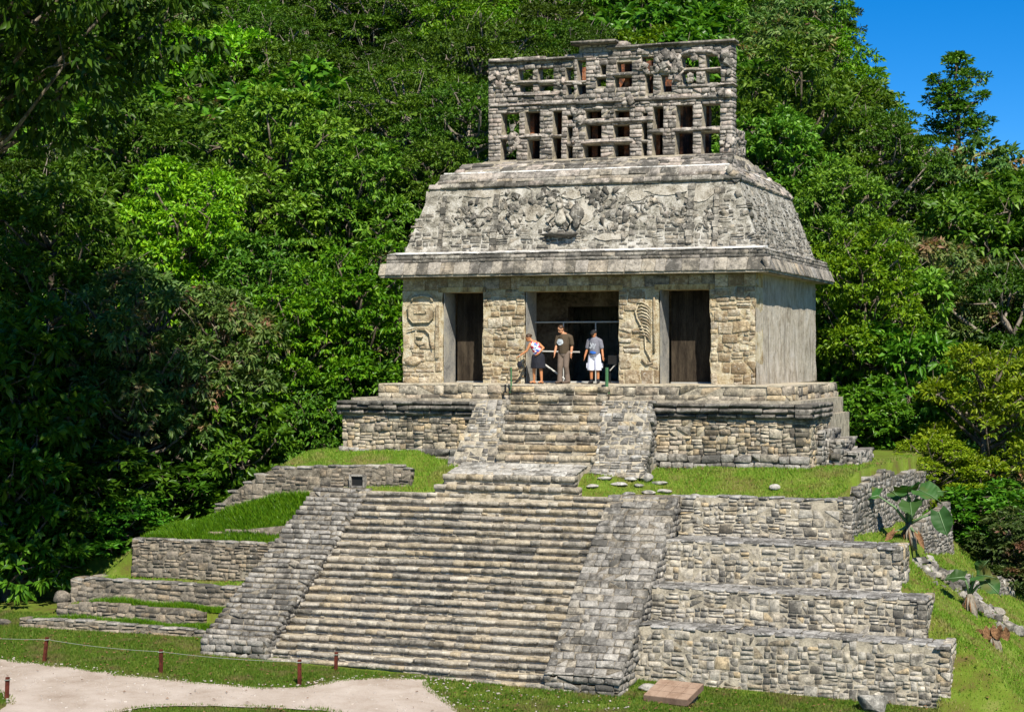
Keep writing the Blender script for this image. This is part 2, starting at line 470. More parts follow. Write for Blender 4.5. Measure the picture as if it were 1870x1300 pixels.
# ------------------------------------------------------------------ terrain functions
def ground_z(x, y):
    x = np.clip(x, -8.5, 16); y = np.clip(y, -24, -6.0)
    return 0.32 - 0.034 * (x + 7.5) + np.where(y > -9.6, 0.11 * (y + 9.6), 0.03 * (y + 9.6))

YR = [-8.1, -6.85, -5.45, -3.85]            # fronts of the right-hand tiers
ZR = [1.44, 2.30, 3.42, 4.50]
XR = [12.35, 11.62, 10.77, 9.21]
YL = [-8.1, -7.5, -6.85, -5.45]             # fronts of the left-hand tiers
ZL = [0.68, 1.14, 1.76, 2.90]
XL = [-14.35, -13.5, -13.44, -12.2]

def smooth(a, b, x):
    t = np.clip((x - a) / (b - a), 0, 1)
    return t * t * (3 - 2 * t)

def mound_z(x, y):
    x = np.asarray(x, float); y = np.asarray(y, float)
    g = ground_z(x, y)
    # right-hand side
    zr = g.copy()
    for yf, zt, xe in zip(YR, ZR, XR):
        zr = np.maximum(zr, np.where((y > yf + 0.25) & (x < xe - 0.38), zt - (0.07 if zt > 4 else 0.17), -9))
    xe_y = np.where(y < YR[1] + 0.1, XR[0], np.where(y < YR[2] + 0.1, XR[1], np.where(y < YR[3] + 0.1, XR[2], XR[3] + 0.15 + np.clip(y + 3.85, 0, 9) * 0.045)))
    side = np.minimum(np.minimum(3.5 + (y + 3.85) * 0.80, 3.5 - (x - 9.3) * 0.72), 3.5) + 0.05 * np.sin(x * 2.3 + y) * np.sin(y * 1.9)
    zr = np.where(x > xe_y - 0.3, np.maximum(zr, side), zr)
    terr = np.where(x < 4.3, 4.4, 4.46) + smooth(-3.7, -1.6, y) * 0.72 + smooth(4.4, 1.3, x) * smooth(-2.4, -3.0, y) * smooth(-4.1, -3.3, y) * 0.42
    zr = np.where((y > np.where(x < 4.3, -4.2, -3.6)) & (x < xe_y - np.where(y > -3.9, 0.36, 0.2)), np.maximum(zr, terr), zr)
    # left-hand side
    zl = g.copy()
    for yf, zt, xe in zip(YL, ZL, XL):
        fall = zt - 0.03 - np.maximum(0, xe + 0.35 - x) * 0.9
        zl = np.maximum(zl, np.where(y > yf + 0.25, fall, -9))
    base5 = np.interp(x, [-14, -10.4, -8.3, -5.3, -3.5], [2.6, 3.45, 4.18, 4.55, 4.6])
    rise = 2.88 + (base5 - 2.88) * smooth(-5.3, -3.7, y)
    rise = rise - np.maximum(0, -11.9 - x) * 0.8
    zl = np.where(y > -5.3, np.maximum(zl, rise), zl)
    top5 = np.interp(x, [-13, -10.3, -9.4, -8.2, -4.5, -3.8, -2.6], [2.0, 3.6, 4.4, 5.06, 5.16, 4.9, 4.75])
    back = top5 + smooth(-3.5, -1.5, y) * 0.35
    zl = np.where(y > -3.5, np.maximum(zl, back), zl)
    k = smooth(-2.6, 1.6, x)
    z = zl * (1 - k) + zr * k
    # keep below the stairs and their ramps
    st = (x > -7.3) & (x < 4.3) & (y < -4.2)
    z = np.where(st, np.minimum(z, np.maximum(g - 0.1, (y + 9.7) / 5.5 * 4.45 - 0.55)), z)
    gap = (x > -5.3) & (x < -2.4) & (y > -4.2) & (y < -2.4)
    z = np.where(gap, np.maximum(z, 4.38 + smooth(-4.25, -3.3, y) * (0.1 + smooth(-5.0, -2.7, x) * 0.5) + smooth(-4.0, -2.4, y) * 0.2), z)
    # behind the temple the mound goes down again
    z = np.where(y > 10.5, np.maximum(z - (y - 10.5) * 0.5, 0.3), z)
    return np.maximum(z, g - 0.02)

def hill_z(x, y):
    dx, dy = x - CAM[0], y - CAM[1]
    t = -SN * dx + CS * dy
    q = (CS * dx + SN * dy) / np.maximum(t, 1)
    cap = np.interp(q, [-0.4, 0.1, 0.17, 0.19, 0.27, 0.4], [46, 42, 21, 13, 7.5, 3])
    return np.minimum(np.maximum(t - 67, 0) * 0.41, cap) - 0.4 * (t < 68)

def terrain(x, y):
    x = np.asarray(x, float); y = np.asarray(y, float)
    return np.maximum(np.maximum(ground_z(x, y), np.where((np.abs(x) < 18) & (y < 16), mound_z(x, y), -9)), hill_z(x, y))

def grid_mesh(name, xs, ys, fz):
    X, Y = np.meshgrid(xs, ys)
    Z = fz(X, Y)
    v = np.stack([X.ravel(), Y.ravel(), Z.ravel()], 1)
    nx, ny = len(xs), len(ys)
    i = (np.arange(ny - 1)[:, None] * nx + np.arange(nx - 1)[None]).ravel()
    f = np.stack([i, i + 1, i + nx + 1, i + nx], 1)
    return np_mesh(name, v, [f], True)

gx = np.unique(np.concatenate([np.linspace(-400, -20, 12), np.linspace(-20, 20, 81), np.linspace(20, 400, 12)]))
gy = np.unique(np.concatenate([np.linspace(-300, -22, 10), np.linspace(-22, 0, 56), np.linspace(0, 400, 12)]))
ground = link('ground', grid_mesh('ground', gx, gy, lambda x, y: ground_z(x, y) - 0.03 - 0.004 * np.sin(x * 3) * np.sin(y * 2.3)), None, M['turf'])
tag(ground, 'mown grass lawn in front of the pyramid', kind='structure')
mound = link('mound', grid_mesh('mound', np.arange(-17, 17.61, 0.11), np.arange(-11.5, 15, 0.11), lambda x, y: mound_z(x, y) - np.where(mound_z(x, y) > ground_z(x, y) + 0.01, 0.02, 0.12)), None, M['turf'])
tag(mound, 'grassed earth body of the stepped pyramid', kind='structure')
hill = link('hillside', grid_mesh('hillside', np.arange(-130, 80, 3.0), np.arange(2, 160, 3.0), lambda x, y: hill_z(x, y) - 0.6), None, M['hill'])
tag(hill, 'steep jungle hillside behind the temple', kind='structure')

# gravel path, 4 mm steps above the lawn
def px_ground(px, py):
    t = 45.0
    for _ in range(30):
        x, y = rt(px, t)
        t = (CAM[2] - float(ground_z(np.float64(x), np.float64(y)))) / ((py - HOR) / FPX)
    return rt(px, t)
pa = [(-60, 1196), (0, 1203), (80, 1213), (220, 1232), (370, 1247), (480, 1256), (560, 1255), (600, 1245), (640, 1240), (710, 1238), (780, 1240), (790, 1262), (830, 1290), (870, 1325), (800, 1345), (590, 1297), (500, 1293), (390, 1289), (280, 1290), (215, 1300), (150, 1345), (-30, 1320), (0, 1300), (18, 1280), (0, 1265), (-60, 1250)]
pp = [px_ground(*p) for p in pa]
bm = bmesh.new()
fine_pts = []
for i, p in enumerate(pp):
    q = pp[(i + 1) % len(pp)]
    n_ = max(1, int(math.hypot(q[0] - p[0], q[1] - p[1]) / 0.25))
    for k in range(n_):
        f = k / n_
        j = 0.05
        fine_pts.append((p[0] + (q[0] - p[0]) * f + random.uniform(-j, j), p[1] + (q[1] - p[1]) * f + random.uniform(-j, j)))
vs = [bm.verts.new((x, y, float(ground_z(np.float64(x), np.float64(y))) + 0.012)) for x, y in fine_pts]
fc = bm.faces.new(vs)
bmesh.ops.triangulate(bm, faces=[fc])
me = bpy.data.meshes.new('path'); bm.to_mesh(me); bm.free()
path = link('path', me, None, M['gravel'])
tag(path, 'pale gravel path curving in front of the pyramid', kind='structure')

def in_poly(x, y, poly):
    inside = np.zeros(x.shape, bool)
    n_ = len(poly)
    for i in range(n_):
        x0, y0 = poly[i]; x1, y1 = poly[(i + 1) % n_]
        c = ((y0 > y) != (y1 > y)) & (x < (x1 - x0) * (y - y0) / (y1 - y0 + 1e-12) + x0)
        inside ^= c
    return inside

# ------------------------------------------------------------------ masonry
def stone_variant(seed, ch=(0.025, 0.065), jit=0.065):
    r = np.random.default_rng(seed)
    pts = []
    c = r.uniform(*ch)
    tilt = r.uniform(-0.05, 0.05, 2)
    for sx in (-1, 1):
        for sy in (-1, 1):
            sh = r.uniform(-jit, jit, 2)
            for sz in (-1, 1):
                k = np.array([sx, sy, sz]) * 0.5
                cc = c * r.uniform(0.5, 1.8)
                for ax in range(3):
                    q = k * (1 - 2 * cc)
                    q[ax] = k[ax]
                    q[:2] += sh
                    if sz > 0: q[2] += sx * tilt[0] + sy * tilt[1]
                    pts.append(q + r.uniform(-0.012, 0.012, 3))
    # one chipped edge or corner
    if jit > 0.03 and r.uniform() < 0.6:
        i = int(r.integers(len(pts)))
        pts = [p for j, p in enumerate(pts) if j // 3 != i // 3]
    pts = np.array(pts)
    b = bmesh.new()
    vs = [b.verts.new(p) for p in pts]
    bmesh.ops.convex_hull(b, input=vs)
    bmesh.ops.delete(b, geom=[v for v in b.verts if not v.link_faces], context='VERTS')
    bmesh.ops.recalc_face_normals(b, faces=b.faces)
    bmesh.ops.triangulate(b, faces=b.faces)
    b.verts.ensure_lookup_table()
    b.verts.index_update()
    v = np.array([q.co[:] for q in b.verts])
    f = np.array([[q.index for q in fa.verts] for fa in b.faces])
    b.free()
    v = (v - (v.max(0) + v.min(0)) / 2) / (v.max(0) - v.min(0))
    return v, f

VARIANTS = [stone_variant(100 + i) for i in range(20)] + [stone_variant(300 + i, (0.01, 0.03), 0.012) for i in range(6)]
SLABBY = ('eave_slab', 'cornice_stone', 'transom_slab', 'frieze_stone', 'riser_stone', 'tread_stone')
_vmesh = {}
def variant_mesh(i, mkey):
    if (i, mkey) not in _vmesh:
        me = np_mesh('stone', VARIANTS[i][0], [VARIANTS[i][1]], False)
        me.materials.append(M[mkey])
        _vmesh[(i, mkey)] = me
    return _vmesh[(i, mkey)]

def abs_loc(o):
    p = Vector((0, 0, 0))
    while o is not None:
        p = p + o.location
        o = o.parent
    return p

class Masonry:
    """collects the stones of one thing; the 300 that show largest become parts, the rest one joined part"""
    def __init__(s, thing):
        s.thing, s.items = thing, []
    def stone(s, parent, mkey, c, U, V, Nn, w, h, d, name='stone', rot=0.0):
        U, V, Nn = np.asarray(U, float), np.asarray(V, float), np.asarray(Nn, float)
        if rot:
            U, V = U * math.cos(rot) + V * math.sin(rot), V * math.cos(rot) - U * math.sin(rot)
        mtx = np.eye(4)
        mtx[:3, 0], mtx[:3, 1], mtx[:3, 2], mtx[:3, 3] = U * w, V * h, Nn * d, c
        view = np.array(CAM) - np.asarray(c)
        view /= np.linalg.norm(view)
        x, y, t = project(c)
        sc = FPX / t
        area = max(w * h * abs(Nn @ view), w * d * abs(V @ view), h * d * abs(U @ view)) * sc * sc
        if not (-20 < x < 1890 and -20 < y < 1320) or Nn @ view < 0: area = 0
        s.items.append((area, parent, mkey, int(rng.integers(20, 26) if name in SLABBY else rng.integers(20)), mtx, name))
    def panel(s, parent, mkey, O, U, V, Nn, cells, inside=None, depth=0.22, proud=(0.0, 0.03), gap=0.004, tilt=0.05, name='stone'):
        O, U, V, Nn = (np.asarray(a, float) for a in (O, U, V, Nn))
        for (u, v, w, h) in cells:
            if inside is not None and not inside(u + w / 2, v + h / 2, w, h): continue
            pr = rng.uniform(*proud)
            wv = 0.03 * math.sin(u * 1.9 + v * 0.6 + O[2] * 3) + 0.015 * math.sin(u * 5.3 + v * 2.0) if name == 'stone' else 0.0
            c = O + U * (u + w / 2) + V * (v + h / 2 + wv) + Nn * (pr - depth / 2)
            s.stone(parent, mkey if isinstance(mkey, str) else mkey[int(rng.integers(len(mkey)))], c, U, V, Nn, max(0.03, w - gap), max(0.025, h - gap), depth, name, rng.uniform(-tilt, tilt))
    def finish(s, limit=300):
        s.items.sort(key=lambda a: -a[0])
        singles, rest = s.items[:limit], s.items[limit:]
        while singles and singles[-1][0] <= 0:
            rest.append(singles.pop())
        for area, parent, mkey, vi, mtx, name in singles:
            o = bpy.data.objects.new(name, variant_mesh(vi, mkey))
            COL.objects.link(o)
            o.parent = parent
            mm = mtx.copy()
            mm[:3, 3] -= np.array(abs_loc(parent))
            o.matrix_basis = Matrix(mm.tolist())
        if rest:
            o_ = np.array(abs_loc(s.thing))
            keys = sorted({r[2] for r in rest})
            vs, fs, mi, b = [], [], [], 0
            for area, parent, mkey, vi, mtx, name in rest:
                v, f = VARIANTS[vi]
                vs.append(v @ mtx[:3, :3].T + mtx[:3, 3] - o_)
                fs.append(f + b)
                mi.append(np.full(len(f), keys.index(mkey)))
                b += len(v)
            me = np_mesh('small_stones', np.concatenate(vs), [np.concatenate(fs)], False)
            for k in keys: me.materials.append(M[k])
            me.polygons.foreach_set('material_index', np.concatenate(mi).astype(np.int32))
            o = link('small_stones', me, s.thing)
            tag(o, kind='stuff')

def rubble(L, H, band=(0.26, 0.40), wr=(0.18, 0.46), big=0.22):
    cells, v = [], 0.0
    while v < H - 0.03:
        b = rng.uniform(*band)
        if H - (v + b) < 0.14: b = H - v
        u = -rng.uniform(0, 0.2)
        while u < L:
            w_ = rng.uniform(*wr)
            t = rng.uniform()
            u1, u2 = max(u, 0), min(u + w_, L)
            if u2 - u1 > 0.05:
                ww = u2 - u1
                if t < big:
                    cells.append((u1, v, ww, b))
                elif t < 0.8:
                    f = rng.uniform(0.35, 0.65)
                    for (v0, hh) in ((v, b * f), (v + b * f, b * (1 - f))):
                        if rng.uniform() < 0.4 and ww > 0.24:
                            g = rng.uniform(0.35, 0.65)
                            cells += [(u1, v0, ww * g, hh), (u1 + ww * g, v0, ww * (1 - g), hh)]
                        else:
                            cells.append((u1, v0, ww, hh))
                else:
                    for k in range(3):
                        cells.append((u1, v + b * k / 3, ww, b / 3))
            u += w_
        v += b
    return cells

def courses(L, H, hr, wr):
    cells, v = [], 0.0
    while v < H - 0.02:
        b = rng.uniform(*hr)
        if H - (v + b) < hr[0] * 0.7: b = H - v
        u = -rng.uniform(0, wr[0])
        while u < L:
            w_ = rng.uniform(*wr)
            u1, u2 = max(u, 0), min(u + w_, L)
            if u2 - u1 > 0.06: cells.append((u1, v, u2 - u1, b))
            u += w_
        v += b
    return cells

def wall(name, label, p0, p1, zb, zt, mkey='wall', core='mortar_wall', batter=0.06, thick=0.45, cap=None, cat='stone wall', group=None, ends=(False, False), cells=None, cap_rows=1, cap_depth=0.5, band=(0.22, 0.36), wr=(0.15, 0.42), thing=None, ms=None, fin=True, end_len=0.45):
    """a rubble wall seen from outside; p0->p1 has the outside on its right hand; zb, zt: list of heights along it (0..1)"""
    p0, p1 = np.array(p0, float), np.array(p1, float)
    L = float(np.linalg.norm(p1 - p0))
    U = np.array([*(p1 - p0) / L, 0.0])
    Nn = np.array([U[1], -U[0], 0.0])
    fb = lambda u: float(np.interp(u / L, [a for a, _ in zb], [z for _, z in zb]))
    ft = lambda u: float(np.interp(u / L, [a for a, _ in zt], [z for _, z in zt]))
    z0 = min(z for _, z in zb) - 0.1
    H = max(z for _, z in zt) - z0
    if thing is None:
        mid = (p0 + p1) / 2
        thing = empty(name, (mid[0], mid[1], fb(L / 2)), label, cat, group)
        ms = Masonry(thing)
    mb = MB()
    n_ = max(2, int(L / 0.4))
    us = [0.06 + (L - 0.12) * i / n_ for i in range(n_ + 1)]
    for a, b in zip(us[:-1], us[1:]):
        A, B = np.array([*p0, 0]) + U * a, np.array([*p0, 0]) + U * b
        za, zb_ = ft(a) - 0.05, ft(b) - 0.05
        off = -0.012
        lo = [A + Nn * off + [0, 0, z0], B + Nn * off + [0, 0, z0], B - Nn * thick + [0, 0, z0], A - Nn * thick + [0, 0, z0]]
        hi = [A + Nn * (off - batter * (za - z0)) + [0, 0, za], B + Nn * (off - batter * (zb_ - z0)) + [0, 0, zb_], B - Nn * thick + [0, 0, zb_], A - Nn * thick + [0, 0, za]]
        mb.hexa(lo, hi)
    corem = mb.build('mortar_core', M[core], thing)
    V = np.array([0, 0, 1.0]) - Nn * batter
    V /= np.linalg.norm(V)
    Nb = np.cross(U, V)
    if Nb @ Nn < 0: Nb = -Nb
    O = np.array([*p0, z0])
    cs_ = cells(L, H) if cells else rubble(L, H, band, wr)
    ms.panel(thing, mkey, O, U, V, Nb, cs_, lambda u, v, w_, h: z0 + v + h * 0.25 < ft(u) - (0.08 if cap else 0.0) and z0 + v > fb(u) - 0.22, depth=0.26)
    if cap:
        for row in range(cap_rows):
            u = 0.0
            while u < L - 0.05:
                w_ = min(rng.uniform(0.28, 0.62), L - u)
                z = ft(u + w_ / 2)
                th_ = rng.uniform(0.07, 0.12)
                dd = cap_depth / cap_rows * rng.uniform(0.9, 1.0)
                c = np.array([*p0, 0]) + U * (u + w_ / 2) + Nn * (0.03 - batter * (z - z0) - cap_depth / cap_rows * (row + 0.5)) + np.array([0, 0, z - th_ / 2 + rng.uniform(-0.015, 0.015)])
                ms.stone(thing, cap, c, U, np.array([0, 0, 1.0]), Nn, w_ - 0.015, th_, dd - 0.01, 'cap_stone', rng.uniform(-0.02, 0.02))
                u += w_
    # short returns that close the visible ends
    for e, (flag, P, sgn) in enumerate(zip(ends, (p0, p1), (-1, 1))):
        if not flag: continue
        u0 = 0 if sgn < 0 else L
        el = end_len if not hasattr(end_len, '__len__') else end_len[e]
        Ue = -Nn if sgn > 0 else Nn
        Ne = U * sgn
        start = np.array([*P, z0]) + (np.array([0, 0, 0]) if sgn > 0 else -Nn * el)
        hgt = ft(u0) - z0
        b2 = MB()
        q = [start - Ne * 0.03, start + Ue * el - Ne * 0.03, start + Ue * el - Ne * 0.5, start - Ne * 0.5]
        sh_ = 0.10 + batter * hgt
        if sgn > 0: q = [q[0] + Ue * sh_, q[1], q[2], q[3] + Ue * sh_]
        else: q = [q[0], q[1] - Ue * sh_, q[2] - Ue * sh_, q[3]]
        b2.hexa(q, [p + np.array([0, 0, hgt - 0.06]) for p in q])
        if el > 0.6: b2.build('mortar_core', M[core], thing)
        ms.panel(thing, mkey, start, Ue, np.array([0, 0, 1.0]), Ne, rubble(el, hgt, band, wr), None, depth=0.24, proud=(-0.02, 0.03))
        if cap and el > 0.6:
            u = 0.0
            while u < el - 0.05:
                w_ = min(rng.uniform(0.28, 0.55), el - u)
                c = start + Ue * (u + w_ / 2) - Ne * 0.2 + np.array([0, 0, hgt - 0.06])
                ms.stone(thing, cap, c, Ue, np.array([0, 0, 1.0]), Ne, w_ - 0.015, 0.09, 0.42, 'cap_stone')
                u += w_
    if fin: ms.finish()
    return thing, ms

# right-hand tiers: four walls, each with a flagged ledge along its top
right_labels = [
    'pale rubble retaining wall, lowest of the four tiers beside the big stair, behind the plaque',
    'pale rubble retaining wall, second tier up on the right of the big stair',
    'pale rubble retaining wall, third tier up on the right of the big stair',
    'pale rubble retaining wall, topmost tier below the grass terrace on the right']
bases = [[(0, 0.0), (1, -0.38)], [(0, 1.34), (1, 1.30)], [(0, 2.2), (1, 2.18)], [(0, 3.36), (1, 3.36)]]
tops = [[(0, 1.48), (1, 1.33)], [(0, 2.33), (1, 2.28)], [(0, 3.43), (1, 3.42)], [(0, 4.5), (0.3, 4.53), (1, 4.52)]]
for k in range(4):
    th_, ms = wall('retaining_wall', right_labels[k], (4.3, YR[k]), (XR[k], YR[k]), bases[k], tops[k], 'wall', 'mortar_wall', 0.05, cap='cap', group='right-hand tier walls', ends=(False, True), cap_rows=1, cap_depth=0.42, fin=False, end_len=[1.3, 1.4, 1.6, 0.6][k])
    # flagstones of the ledge behind the capping row
    if k < 3:
        yb = YR[k + 1] - 0.02
        y = YR[k] + 0.40
        while y < yb - 0.1:
            d = min(rng.uniform(0.3, 0.5), yb - y)
            x = 4.45
            while x < XR[k] - 0.15:
                w_ = min(rng.uniform(0.3, 0.7), XR[k] - 0.02 - x)
                zfl = tops[k][0][1] + (tops[k][-1][1] - tops[k][0][1]) * (x - 4.3) / (XR[k] - 4.3)
                ms.stone(th_, 'cap', (x + w_ / 2, y + d / 2, zfl - 0.05 + rng.uniform(-0.012, 0.012)), (1, 0, 0), (0, 0, 1), (0, -1, 0), w_ - 0.02, 0.07, d - 0.02, 'flagstone')
                x += w_
            y += d
    ms.finish()

# left-hand tiers: lower, ruined, grass on their ledges
wall('retaining_wall', 'lowest and longest left wall, a single low band behind the rope', (XL[0], YL[0]), (-7.3, YL[0]), [(0, 0.35), (1, 0.45)], [(0, 0.72), (0.3, 0.8), (0.62, 0.74), (0.8, 0.70), (1, 0.66)], 'leftwall', 'mortar_dark', cap='ramp', group='left-hand tier walls', ends=(True, False), cap_depth=0.4, band=(0.2, 0.34), wr=(0.25, 0.6))
wall('retaining_wall', 'low broken wall with grass on top, second from the bottom on the left', (XL[1], YL[1]), (-8.6, YL[1]), [(0, 0.8), (1, 1.0)], [(0, 1.12), (0.3, 1.26), (0.6, 1.2), (0.9, 1.22), (1, 1.1)], 'leftwall', 'mortar_dark', group='left-hand tier walls', ends=(True, False), band=(0.18, 0.3), wr=(0.2, 0.5))
wall('retaining_wall', 'brown wall bulging over a dark gap at its foot, left of the big stair', (XL[2], YL[2]), (-7.2, YL[2]), [(0, 1.05), (1, 1.1)], [(0, 1.78), (0.1, 1.85), (0.5, 1.82), (1, 1.78)], 'leftwall', 'mortar_dark', group='left-hand tier walls', ends=(True, False), cap='ramp', cap_depth=0.4, end_len=3.0, cells=lambda L, H: courses(L, H, (0.14, 0.2), (0.25, 0.55)))
wall('retaining_wall', 'tall straight rubble wall on the left carrying the long grass slope', (XL[3], YL[3]), (-6.9, YL[3]), [(0, 1.86), (1, 1.9)], [(0, 2.92), (0.5, 2.94), (1, 2.94)], 'leftwall', 'mortar_dark', group='left-hand tier walls', ends=(True, False), cap='ramp', cap_depth=0.4, end_len=3.0)
wall('retaining_wall', 'short fragment of wall standing in the grass slope left of the big stair', (-9.95, -4.95), (-6.8, -4.95), [(0, 2.75), (1, 3.0)], [(0, 2.98), (0.15, 3.2), (0.5, 3.32), (1, 3.5)], 'leftwall', 'mortar_dark', group='left-hand tier walls', cells=lambda L, H: courses(L, H, (0.12, 0.2), (0.3, 0.7)))
def holes(L, H):
    return [c for c in rubble(L, H) if not (4.62 < c[0] + c[2] / 2 < 5.02 and 1.12 < c[1] + c[3] / 2 < 1.48)]
uw, ums = wall('retaining_wall', 'upper left wall with a small square drain hole, ruined towards its far end', (-10.3, -3.85), (-3.75, -3.85), [(0, 3.3), (0.3, 4.1), (0.75, 4.5), (1, 4.7)], [(0, 3.75), (0.04, 3.95), (0.1, 4.3), (0.16, 4.55), (0.22, 4.75), (0.30, 5.06), (0.6, 5.14), (0.9, 5.2), (1, 5.1)], 'leftwall', 'mortar_dark', cap='ramp', group='left-hand tier walls', cap_depth=0.4, ends=(True, False), fin=False, cells=holes, end_len=2.5)
ums.finish()
b = MB()
b.box(-5.66, -5.24, -3.93, -3.70, 4.50, 4.55); b.box(-5.66, -5.24, -3.93, -3.7, 4.83, 4.88); b.box(-5.70, -5.64, -3.93, -3.7, 4.5, 4.88); b.box(-5.26, -5.2, -3.93, -3.7, 4.5, 4.88)
b.build('drain_frame', M['ramp'], uw)
b = MB(); b.box(-5.64, -5.26, -3.855, -3.80, 4.55, 4.83); b.build('drain_hole', M['black_metal'], uw)  # flat black block painted as the shade inside the hole

# walls along the right flank of the mound
wall('flank_wall', 'rough wall receding along the right flank of the grass terrace', (9.27, -3.8), (9.72, 8.0), [(0, 3.2), (1, 3.2)], [(0, 4.62), (0.03, 4.7), (0.05, 4.45), (0.07, 4.4), (0.09, 4.84), (0.16, 4.8), (0.22, 5.0), (0.3, 4.92), (0.36, 5.08), (0.46, 5.0), (0.55, 4.8), (0.7, 4.85), (1, 4.6)], 'ramp', 'mortar_dark', group='right flank walls', cat='stone wall', batter=0.03)
wall('flank_wall', 'short rough wall behind the big elephant-ear plant on the right slope', (10.45, -0.2), (11.0, 4.6), [(0, 1.9), (1, 1.7)], [(0, 3.15), (0.2, 3.5), (0.5, 3.7), (1, 3.9)], 'ramp', 'mortar_dark', group='right flank walls', cat='stone wall', batter=0.10)
wall('flank_wall', 'low tumbled wall far down the right slope beside the smaller plant', (11.9, 0.2), (12.9, 4.6), [(0, 0.9), (1, 0.6)], [(0, 2.0), (0.15, 2.2), (0.4, 1.85), (0.6, 1.95), (1, 1.6)], 'ramp', 'mortar_dark', group='right flank walls', cat='stone wall', batter=0.25)
fall = empty('fallen_masonry', (11.6, 0.0, 1.8), 'heap of pale tumbled blocks below the flank walls on the right slope', 'rubble heap')
fm = Masonry(fall)
for k in range(95):
    f = rng.uniform()
    x, y = 10.6 + f * 2.6 + rng.normal() * 0.25, -0.6 + f * 0.2 + rng.normal() * 0.5
    n1 = rng.normal(size=3) * 0.6 + np.array([0.3, -0.6, 0.7]); n1 /= np.linalg.norm(n1)
    u1 = np.cross(n1, rng.normal(size=3)); u1 /= np.linalg.norm(u1)
    k_ = rng.uniform(0.1, 0.34)
    fm.stone(fall, 'cornice' if rng.uniform() < 0.45 else 'ramp', (x, y, float(mound_z(x, y)) + k_ * rng.uniform(-0.45, 0.05)), u1, np.cross(n1, u1), n1, k_ * 1.4, k_, k_ * 0.7, 'block')
fm.finish()

# ------------------------------------------------------------------ the big stair and its ramps
NS = 24
stair = empty('stone_staircase', (-1.5, -9.7, 0), 'broad steep stair of many narrow stone steps up the front of the pyramid', 'staircase')
sm = Masonry(stair)
zs0, zs1, ys0, ys1 = -0.12, 4.44, -9.75, -4.35
rise = (zs1 - zs0) / NS
run = (ys1 - ys0) / (NS - 1)
mb = MB()
def stair_left(y): return -5.5 + (y + 9.6) / 5.6 * 0.62
for i in range(NS):
    y, z = ys0 + i * run, zs0 + (i + 1) * rise
    xl = stair_left(y) - 0.25
    mb.box(xl, 2.6, y + 0.075, y + run + 0.5, z - rise - 0.3, z - 0.018)
mb.box(-5.2, 4.2, -4.3, -3.3, 4.0, 4.415)
mb.build('mortar_core', M['mortar_stair'], stair)
for i in range(NS):
    y, z = ys0 + i * run, zs0 + (i + 1) * rise
    xl, xr = stair_left(y) - 0.05, 2.5
    th1 = rise * rng.uniform(0.52, 0.68)
    wob = rng.uniform(0, 6)
    x = xl
    while x < xr:
        w_ = min(rng.uniform(0.22, 0.72), xr - x + 0.1)
        zz = z + 0.018 * math.sin(x * 0.7 + wob) + rng.uniform(-0.009, 0.009)
        yy = y + 0.012 * math.sin(x * 0.8 + wob * 2) + rng.uniform(-0.014, 0.014)
        d = rng.uniform(0.17, 0.24)
        sm.stone(stair, 'stair', (x + w_ / 2, yy + d / 2, zz - th1 / 2), (1, 0, 0), (0, 0, 1), (0, -1, 0), w_ - 0.006, th1, d, 'tread_stone', rng.uniform(-0.015, 0.015))
        x += w_
    x = xl
    while x < xr:
        w_ = rng.uniform(0.12, 0.4)
        hh = (rise - th1) * rng.uniform(0.7, 1.0)
        sm.stone(stair, 'stair', (x + w_ / 2, y + 0.135 + rng.uniform(-0.012, 0.012), z - th1 - (rise - th1) / 2), (1, 0, 0), (0, 0, 1), (0, -1, 0), w_ - 0.03, hh, 0.15, 'riser_stone')
        x += w_ + (0.1 if rng.uniform() < 0.3 else 0)
sm.finish()

